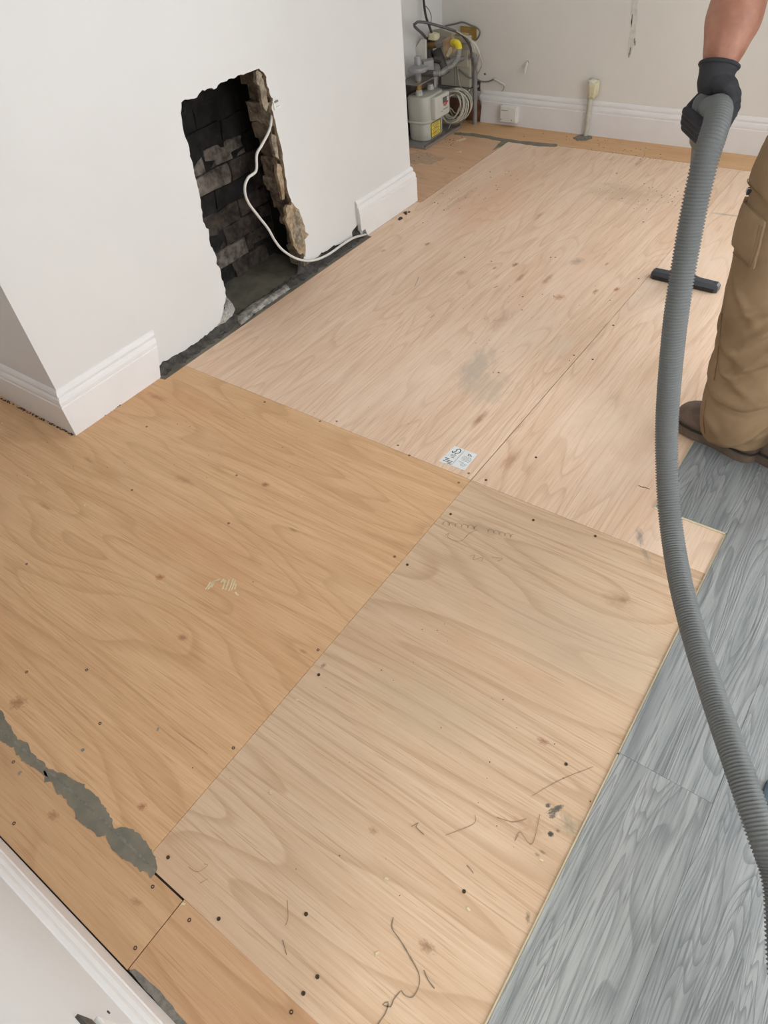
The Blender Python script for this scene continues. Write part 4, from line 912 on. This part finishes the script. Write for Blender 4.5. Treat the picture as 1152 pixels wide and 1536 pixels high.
# nozzle
na, nb = on('z', .02, 979, 407), on('z', .02, 1079, 430)
ax_ = (nb - na).normalized(); fw = Vector((-ax_.y, ax_.x, 0)); mid_ = (na + nb) / 2; hw = (nb - na).length / 2
def nzp(u, v, z): return mid_ + ax_ * u + fw * v + Vector((0, 0, z - mid_.z))
mm = MB(); prof = [(-.020, .0005), (-.022, .014), (-.013, .030), (.010, .034), (.024, .024), (.026, .004), (.024, .0005)]; k = len(prof); vs = []
us = [(-hw, .78), (-hw + .008, .97), (-.05, 1.), (-.03, 1.12), (.03, 1.12), (.05, 1.), (hw - .008, .97), (hw, .78)]
for u, s in us: vs += [nzp(u, v * s, z * s if z > .001 else z) for v, z in prof]
fs = [(i * k + j, i * k + (j + 1) % k, (i + 1) * k + (j + 1) % k, (i + 1) * k + j) for i in range(len(us) - 1) for j in range(k)] + [tuple(range(k)), tuple(range((len(us) - 1) * k, len(us) * k))[::-1]]
mm.add(vs, fs); nozzle = mm.build('floor_nozzle', M['nozzle'], e, True, 35)
for u in (-hw + .02, hw - .02): MB().lathe([(.003, 0), (.003, .0015)], nzp(u, .002, .0315), seg=8).build('nozzle_screw', M['ink'], nozzle)
mm = MB(); mm.box(-1, 1, 0, 1, 0, 1); mm.v = [tuple(nzp(x * (hw - .012), -.0235 + y * .003, .001 + z * .014)) for x, y, z in mm.v]; mm.build('bristle_strip', M['rubber'], nozzle)
MB().tube(spline([nzp(0, .002, .022), nzp(0, -.012, .045), neck + (HC - neck).normalized() * .03], .006), [.030, .026] + [.0225] * 40 if False else .024, 16).build('swivel_neck', M['nozzle'], e, True, 50)

# ================================================================== PERSON
person = empty('person'); tag(person, 'person in khaki work trousers and a black glove holding the vacuum hose', 'person')
def remesh(mm, vox, name, mat, parent, smooth_it=6, fac=.5):
    me = bpy.data.meshes.new(name); me.from_pydata(mm.v, [], mm.f)
    o = bpy.data.objects.new(name, me); col.objects.link(o)
    bm = bmesh.new(); bm.from_mesh(me); bmesh.ops.recalc_face_normals(bm, faces=bm.faces[:]); bm.to_mesh(me); bm.free()
    md = o.modifiers.new('r', 'REMESH'); md.mode = 'VOXEL'; md.voxel_size = vox
    if smooth_it:
        s = o.modifiers.new('s', 'SMOOTH'); s.factor = fac; s.iterations = smooth_it
    dg = bpy.context.evaluated_depsgraph_get(); m2 = bpy.data.meshes.new_from_object(o.evaluated_get(dg))
    o.modifiers.clear(); o.data = m2; bpy.data.meshes.remove(me); m2.name = name
    m2.materials.clear(); m2.materials.append(mat); m2.polygons.foreach_set('use_smooth', [True] * len(m2.polygons))
    o.parent = parent; return o
def caps(mm, pts, seg=16):
    """chain of blended round segments: (point, radius)"""
    P = [Vector(p) for p, r in pts]; rs = [r for p, r in pts]
    for i, (a, b) in enumerate(zip(P, P[1:])):
        t = (b - a).normalized(); ra, rb_ = rs[i], rs[i + 1]; Q = []; q_ = []
        for k in range(-4, 1): an = R_(90 * k / 4.); Q.append(a + t * ra * math.sin(an)); q_.append(max(ra * math.cos(an), 1e-4))
        for k in range(0, 5): an = R_(90 * k / 4.); Q.append(b + t * rb_ * math.sin(an)); q_.append(max(rb_ * math.cos(an), 1e-4))
        mm.tube(Q, q_, seg)
def ell(mm, c, r, seg=20, rings=12, rot=None):
    bm = bmesh.new(); bmesh.ops.create_uvsphere(bm, u_segments=seg, v_segments=rings, radius=1)
    for v in bm.verts:
        w = Vector((v.co.x * r[0], v.co.y * r[1], v.co.z * r[2])); v.co = (rot @ w if rot else w) + Vector(c)
    mm.bm(bm)
FWD = Vector((-.93, .37, 0)).normalized(); LFT = Vector((-FWD.y, FWD.x, 0))      # facing, own left side
PEL = Vector((-.075, 1.835, .93))
# --- left leg centre line and outline as functions of height
LZ = [.02, .06, .12, .20, .30, .48, .60, .70, .80, .90, 1.0]
LX = [-.152, -.153, -.156, -.160, -.176, -.192, -.198, -.196, -.186, -.170, -.15]
LY = [1.752, 1.752, 1.752, 1.752, 1.750, 1.748, 1.756, 1.766, 1.776, 1.786, 1.79]
LR = [.090, .097, .106, .101, .094, .094, .097, .101, .106, .110, .108]
RZ = LZ; RX = [.080, .080, .079, .074, .060, .035, .015, .0, -.018, -.035, -.04]
RY = [1.735, 1.737, 1.742, 1.752, 1.77, 1.81, 1.83, 1.845, 1.857, 1.865, 1.87]
def gs(x, w): return math.exp(-(x / w) ** 2)
FOLDS = [(.33, -75, .06, .007, .012, 50), (.36, -130, -.05, .006, .012, 40), (.44, -60, .09, .008, .014, 45), (.47, -95, .05, .006, .012, 35), (.41, -40, .10, .007, .012, 40), (.13, -60, .10, .007, .016, 40), (.15, -140, -.08, .006, .016, 35), (.28, -110, -.06, .005, .012, 40), (.08, -100, .04, .005, .012, 60), (.53, -50, .12, .007, .015, 35), (.50, -120, -.1, .006, .015, 30)]
def leg_pt(z, th, side='L', off=0.):
    XX, YY = (LX, LY) if side == 'L' else (RX, RY)
    c = Vector((float(np.interp(z, LZ, XX)), float(np.interp(z, LZ, YY)), z)); r = float(np.interp(z, LZ, LR))
    d = math.degrees(th); d = (d + 180) % 360 - 180
    dd = (d + 95 + 180) % 360 - 180
    zc_ = .195 + .055 * (dd / 80.) ** 2 * (1 if abs(dd) < 100 else .0) + (.086 if abs(dd) >= 100 else 0)
    w = gs(dd, 120)
    r += w * (-.017 * gs(z - zc_ + .010, .009) + .011 * gs(z - zc_ - .016, .018))
    for z0, t0, k, A_, wz, wt in FOLDS:
        e_ = ((d - t0 + 180) % 360 - 180); r += 1.7 * A_ * (gs(z - z0 - k * R_(e_), wz) - .5 * gs(z - z0 - k * R_(e_) + 1.8 * wz, wz)) * gs(e_, wt)
    r += .003 * mnoise.noise(Vector((math.cos(th) * 2.2, math.sin(th) * 2.2, z * 11))) + .0015 * mnoise.noise(Vector((math.cos(th) * 6, math.sin(th) * 6, z * 30)))
    # tailored seam line down the outside
    r -= .002 * gs(((d + 150 + 180) % 360 - 180), 2.5)
    r += off
    return c + Vector((math.cos(th) * r, math.sin(th) * r, 0))
def leg_hit(x, y, off=0.):
    """where a photo pixel's ray meets the near leg"""
    d = ray(x, y).normalized(); t = 1.5; best = (9, None)
    while t < 2.6:
        p = CAM_P + d * t
        if .02 < p.z < 1.0:
            c = Vector((float(np.interp(p.z, LZ, LX)), float(np.interp(p.z, LZ, LY)), p.z)); v = p - c; th = math.atan2(v.y, v.x)
            rr_ = v.length / (leg_pt(p.z, th, 'L', off) - c).length
            if rr_ < 1: return p, p.z, th
            if rr_ < best[0]: best = (rr_, (p, p.z, th))
        t += .002
    return best[1]
tm = MB()
for side in 'LR':
    nz_, ns = 150, 72; vs = []
    for i in range(nz_ + 1):
        z = .062 + (1.0 - .062) * i / nz_
        for j in range(ns): vs.append(leg_pt(z, 2 * math.pi * j / ns, side))
    fs = [(i * ns + j, i * ns + (j + 1) % ns, (i + 1) * ns + (j + 1) % ns, (i + 1) * ns + j) for i in range(nz_) for j in range(ns)] + [tuple(range(ns))[::-1], tuple(range(nz_ * ns, (nz_ + 1) * ns))]
    tm.add(vs, fs)
RM = Matrix((FWD, LFT, (0, 0, 1))).transposed()
ell(tm, PEL + Vector((0, 0, .04)), (.135, .19, .15), rot=RM); ell(tm, PEL + Vector((0, 0, .10)), (.12, .175, .12), rot=RM)
trousers = remesh(tm, .0055, 'trousers', M['trouser'], person, 2, .4); trousers['label'] = 'khaki brown work trousers'
# pockets laid on the near leg
def leg_patch(quad, nu, nv, off, name, mat, bulge=.0, par=None):
    mm = MB(); vs = []; a, b, c, d = [Vector(p) for p in quad]
    for i in range(nu + 1):
        for j in range(nv + 1):
            u, v = i / nu, j / nv; p = (a.lerp(b, u)).lerp(d.lerp(c, u), v)
            hit, z, th = leg_hit(p.x, p.y); bb = bulge * max(math.sin(math.pi * u), 0.) ** .6 * max(math.sin(math.pi * v), 0.) ** .6
            vs.append(leg_pt(z, th, 'L', off + bb))
    n2 = len(vs)
    inner = []
    for i in range(nu + 1):
        for j in range(nv + 1):
            p = vs[i * (nv + 1) + j]; c0 = Vector((float(np.interp(p.z, LZ, LX)), float(np.interp(p.z, LZ, LY)), p.z)); dv = (p - c0).normalized(); inner.append(p - dv * (off + .012))
    idx = lambda i, j: i * (nv + 1) + j
    fs = [(idx(i, j), idx(i + 1, j), idx(i + 1, j + 1), idx(i, j + 1)) for i in range(nu) for j in range(nv)]
    rim = [idx(i, 0) for i in range(nu)] + [idx(nu, j) for j in range(nv)] + [idx(i, nv) for i in range(nu, 0, -1)] + [idx(0, j) for j in range(nv, 0, -1)]
    for k in range(len(rim)): q0, q1 = rim[k], rim[(k + 1) % len(rim)]; fs.append((q0, q1, n2 + q1, n2 + q0))
    mm.add(vs + inner, fs); return mm.build(name, mat, par or trousers, True, 50)
leg_patch([(1112, 294), (1150, 333), (1133, 402), (1097, 362)], 14, 16, .007, 'knee_pocket', M['trouser2'], .006)
leg_patch([(1128, 240), (1160, 200), (1168, 312), (1115, 266)], 12, 12, .008, 'thigh_flap', M['trouser2'], .004)
leg_patch([(1120, 280), (1128, 286), (1123, 293), (1114, 287)], 3, 3, .006, 'tool_loop', M['ink'], 0)
leg_patch([(1117.5, 281.5), (1123.5, 286.5), (1121.5, 289.5), (1115, 285)], 2, 2, .0085, 'white_tag', M['label'], 0)
def stitch(px, off=.0095):
    P = []
    for p in spline([(x, y, 0) for x, y in px], 3.): h, z, th = leg_hit(p.x, p.y); P.append(leg_pt(z, th, 'L', off))
    MB().tube(P, .0010, 6).build('stitching', M['thread'], trousers, True)
stitch([(1148, 338), (1139, 375), (1130, 399)]); stitch([(1144, 336), (1135, 372), (1126, 397)]); stitch([(1126, 399), (1114, 388), (1106, 378)])
stitch([(1084, 470), (1080, 510), (1076, 545), (1072, 570)], .0015); stitch([(1060, 600), (1056, 625), (1058, 650)], .0015)
stitch([(1122, 268), (1136, 280), (1150, 296)], .0115)
# --- boots
def boot(toe, heel, zf, lab):
    toe, heel = Vector(toe), Vector(heel); d = (toe - heel).normalized(); n = Vector((-d.y, d.x, 0)); L = (toe - heel).length
    b = empty('boot'); b.parent = person; b['label'] = lab
    ss = [0, .03, .08, .16, .28, .42, .56, .70, .82, .91, .965, 1.0]
    hw_ = [.012, .026, .034, .038, .038, .038, .043, .049, .048, .041, .029, .008]
    top = [.085, .10, .115, .125, .13, .125, .110, .092, .080, .070, .060, .048]
    mm = MB(); vs = []; ns = 14
    for s, w, h in zip(ss, hw_, top):
        c = heel + d * (s * L)
        for j in range(ns):
            a = math.pi * j / (ns - 1); ca, sa = math.cos(a), math.sin(a)
            sg = 1 if ca >= 0 else -1
            vs.append(c + n * (w * sg * abs(ca) ** .6) + Vector((0, 0, zf + .022 + (h - .022) * max(sa, 0.) ** .75)))
    fs = [(i * ns + j, i * ns + j + 1, (i + 1) * ns + j + 1, (i + 1) * ns + j) for i in range(len(ss) - 1) for j in range(ns - 1)]
    fs += [(i * ns, (i + 1) * ns, (i + 1) * ns + ns - 1, i * ns + ns - 1) for i in range(len(ss) - 1)] + [tuple(range(ns)), tuple(range((len(ss) - 1) * ns, len(ss) * ns))[::-1]]
    mm.add(vs, fs); ank = heel + d * (.28 * L); mm2 = MB(); mm2.tube([ank + Vector((0, 0, zf + .09)), ank + Vector((0, 0, zf + .17)), ank + Vector((0, 0, zf + .22))], [.040, .042, .044], 18)
    mm.add(mm2.v, mm2.f); remesh(mm, .004, 'upper', M['boot'], b, 5)
    sl = MB(); out = [heel + d * (s * L) + n * (w + .008) for s, w in zip(ss, hw_)] + [heel + d * (s * L) - n * (w + .008) for s, w in list(zip(ss, hw_))[::-1]]
    rows = [(zf + .0002, .985), (zf + .006, 1.0), (zf + .024, 1.0), (zf + .030, .975)]; cen = sum(out, Vector()) / len(out); vs = []
    for z, s in rows: vs += [Vector((cen.x + (p.x - cen.x) * s, cen.y + (p.y - cen.y) * s, z)) for p in out]
    k = len(out); fs = [(i * k + j, i * k + (j + 1) % k, (i + 1) * k + (j + 1) % k, (i + 1) * k + j) for i in range(3) for j in range(k)] + [tuple(range(k))[::-1], tuple(range(3 * k, 4 * k))]
    sl.add(vs, fs); sl.build('sole', M['sole'], b, True, 40)
    w = MB(); w.tube([Vector((cen.x + (p.x - cen.x) * 1.0, cen.y + (p.y - cen.y) * 1.0, zf + .031)) for p in out], .0028, 6, closed=True); w.build('welt', M['rubber'], b, True)
    return b
boot((-.322, 1.800, 0), (-.072, 1.722, 0), .0055, 'brown work boot, toe out')
boot((-.108, 1.778, 0), (.170, 1.705, 0), .0055, 'brown work boot placed behind')

# --- upper body (continuous): torso, neck, head, arms, with skin showing at forearms and head
SHC = PEL + Vector((0, 0, .49)) + FWD * .06 + LFT * .02
SHL, SHR = SHC + LFT * .185, SHC - LFT * .185
wr = at(1077, 104, 1.625); wr2 = at(1074, 118, 1.625)
fa1 = at(1100, 30, 1.645); el = at(1122, -45, 1.67)
bm_ = MB()
caps(bm_, [(PEL + Vector((0, 0, .06)), .09), (PEL + Vector((0, 0, .22)), .105), (SHC - Vector((0, 0, .12)), .125), (SHC + Vector((0, 0, .0)), .085)])
for s in (-1, 1): caps(bm_, [(PEL + LFT * .07 * s + Vector((0, 0, .06)), .08), (SHC + LFT * .09 * s - Vector((0, 0, .14)), .095), (SHC + LFT * .15 * s, .062)])
HD = SHC + Vector((0, 0, .205)) + FWD * .045
caps(bm_, [(SHC + Vector((0, 0, .02)), .062), (HD - Vector((0, 0, .05)), .055)])
caps(bm_, [(SHL - Vector((0, 0, .01)), .054), (SHL.lerp(el, .5), .054), (el, .046), (fa1, .050), (fa1.lerp(wr, .55), .0385), (wr, .0275), (wr2, .026)])
elr = SHR + Vector((0, 0, -.28)) - FWD * .05 - LFT * .05; wrr = elr + Vector((0, 0, -.22)) + FWD * .10
caps(bm_, [(SHR - Vector((0, 0, .01)), .054), (SHR.lerp(elr, .5), .054), (elr, .045), (elr.lerp(wrr, .3), .048), (wrr, .030)])
for s, XX, YY in ((1, LX, LY), (-1, RX, RY)):
    pts = [((float(np.interp(.88, LZ, XX)), float(np.interp(.88, LZ, YY)), .88), .075)] + [((float(np.interp(z, LZ, XX)), float(np.interp(z, LZ, YY)), z), r) for z, r in ((.72, .078), (.52, .058), (.36, .058), (.15, .042))]
    caps(bm_, pts)
# head with nose, brow, chin, ears
ell(bm_, HD + Vector((0, 0, .03)), (.098, .077, .112), rot=RM); ell(bm_, HD + FWD * .035 - Vector((0, 0, .045)), (.062, .058, .065), rot=RM)
caps(bm_, [(HD + FWD * .094 + Vector((0, 0, .022)), .010), (HD + FWD * .108 - Vector((0, 0, .012)), .015)], 10)
caps(bm_, [(HD + FWD * .086 + LFT * .03 + Vector((0, 0, .042)), .010), (HD + FWD * .086 - LFT * .03 + Vector((0, 0, .042)), .010)], 10)
for s in (-1, 1):
    ell(bm_, HD + LFT * .079 * s - FWD * .008 + Vector((0, 0, .008)), (.018, .007, .030), rot=RM)
    caps(bm_, [(HD + FWD * .082 + LFT * .02 * s - Vector((0, 0, .04)), .010), (HD + FWD * .088 - Vector((0, 0, .042)), .010)], 8)
body = remesh(bm_, .0075, 'body', M['skin'], person, 4)
hm = MB(); ell(hm, HD + Vector((0, 0, .052)) - FWD * .012, (.103, .083, .103), rot=RM); ell(hm, HD - FWD * .045 + Vector((0, 0, .0)), (.06, .074, .06), rot=RM)
hair = remesh(hm, .006, 'hair', M['hair'], person, 2)
for s in (-1, 1):
    mm = MB(); ell(mm, HD + FWD * .084 + LFT * .030 * s + Vector((0, 0, .022)), (.010, .013, .009), 12, 8, RM); mm.build('eye', M['eye'], body, True)
    mm = MB(); ell(mm, HD + FWD * .092 + LFT * .030 * s + Vector((0, 0, .022)), (.004, .005, .005), 10, 6, RM); mm.build('iris', M['iris'], body, True)
mm = MB(); caps(mm, [(HD + FWD * .088 + LFT * .018 - Vector((0, 0, .047)), .005), (HD + FWD * .096 - Vector((0, 0, .047)), .006), (HD + FWD * .088 - LFT * .018 - Vector((0, 0, .047)), .005)], 8); mm.build('lips', M['lip'], body, True)
# shirt
sm_ = MB()
caps(sm_, [(PEL + Vector((0, 0, .07)), .135), (PEL + Vector((0, 0, .24)), .127), (SHC - Vector((0, 0, .12)), .136), (SHC - Vector((0, 0, .01)), .092)])
for s in (-1, 1): caps(sm_, [(PEL + LFT * .075 * s + Vector((0, 0, .06)), .116), (SHC + LFT * .09 * s - Vector((0, 0, .14)), .107), (SHC + LFT * .15 * s, .071)])
for sh, elb in ((SHL, el), (SHR, elr)):
    d = (elb - sh); sm_.tube([sh, sh + d * .3, sh + d * .62], [.064, .066, .070], 20); ell(sm_, sh - Vector((0, 0, .008)), (.066, .066, .066))
ell(sm_, PEL + Vector((0, 0, .11)), (.142, .202, .15), rot=RM)
remesh(sm_, .008, 'tee_shirt', M['shirt'], person, 4)

# --- gloves: palm and five fingers closed round the grip
def fist(C0, t, wdir, wrist, name, lab, flip=1.):
    w_ = (wdir - t * wdir.dot(t)).normalized(); s_ = t.cross(w_) * flip         # s_: towards the thumb-side opening (image right)
    def pol(a, r, o): a = R_(a); return C0 + (s_ * math.cos(a) + w_ * math.sin(a)) * r + t * o
    mm = MB(); offs = [(.036, .0098, .92), (.0125, .0106, 1.), (-.0115, .0108, 1.02), (-.035, .0104, .98)]   # little .. index
    hub = wrist
    for o, r, k in offs:
        mcp = pol(158, .049 * k, o * 1.03); pip = pol(206, .047 * k, o); dip = pol(262, .036, o); tip = pol(322, .0325, o * .98)
        base = hub.lerp(mcp, .25) + t * (o * .35)
        caps(mm, [(base, .019), (hub.lerp(mcp, .62) + t * o * .3, .0175), (mcp, r * 1.32)], 12)
        caps(mm, [(mcp, r * 1.22), (pip, r * 1.08)], 12); caps(mm, [(pip, r * 1.04), (dip, r)], 12); caps(mm, [(dip, r), (tip, r * .9)], 12)
    for o in (-.022, .0, .024): caps(mm, [(hub, .024), (hub.lerp(pol(150, .050, o), .55), .023), (pol(150, .046, o), .017)], 14)
    # palm heel over the tube and thumb from the side of the palm
    caps(mm, [(hub, .026), (pol(118, .046, .012), .021), (pol(125, .044, -.020), .020)], 14)
    caps(mm, [(hub, .025), (pol(80, .044, .02), .0185)], 14)
    caps(mm, [(hub.lerp(pol(80, .045, -.03), .45), .018), (pol(74, .042, -.030), .0140), (pol(34, .035, -.044), .0120), (pol(-8, .032, -.050), .0102)], 12)
    return mm
gm_ = fist(HC, tdir, (wr - HC), wr2.lerp(HC, .10), 'glove', '')
cuffd = (wr - wr2).normalized()
up_ = (el - wr).normalized()
gm_.tube([HC.lerp(wr, .40), HC.lerp(wr, .62), HC.lerp(wr, .85), wr + up_ * .004, wr + up_ * .010], [.022, .029, .031, .0345, .0335], 20)
glove = remesh(gm_, .0022, 'glove', M['glove'], person, 3, .5); glove['label'] = 'black knitted work glove gripping the hose'
P = [wr + up_ * .006]
u_ = up_.orthogonal().normalized(); v_ = up_.cross(u_)
mm = MB(); mm.tube([wr + up_ * (.006) + (u_ * math.cos(a) + v_ * math.sin(a)) * .0338 for a in [2 * math.pi * i / 28 for i in range(28)]], .0036, 8, closed=True); mm.build('cuff_rim', M['glove'], glove, True)
# relaxed far hand
hd = (wrr - elr).normalized(); g2 = MB(); hb_ = wrr + hd * .01
sd = LFT; pn = hd.cross(sd).normalized()
caps(g2, [(wrr - hd * .02, .034), (hb_, .030)], 14)
for o, L_, r in ((-.030, .075, .0095), (-.010, .088, .0102), (.011, .092, .0104), (.032, .084, .0100)):
    k0 = hb_ + hd * .085 + FWD * o * 1.0; caps(g2, [(hb_ + FWD * o * .5, .019), (k0, .0135)], 12)
    k1 = k0 + hd * L_ * .45 + sd * .010; k2 = k1 + hd * L_ * .30 + sd * .018; k3 = k2 + hd * L_ * .18 + sd * .020
    caps(g2, [(k0, r * 1.15), (k1, r), (k2, r * .95), (k3, r * .85)], 12)
caps(g2, [(hb_ + FWD * .018, .018), (hb_ + hd * .05 + FWD * .050 + sd * .015, .0135), (hb_ + hd * .085 + FWD * .058 + sd * .028, .0105)], 12)
remesh(g2, .0028, 'glove', M['glove'], person, 3)
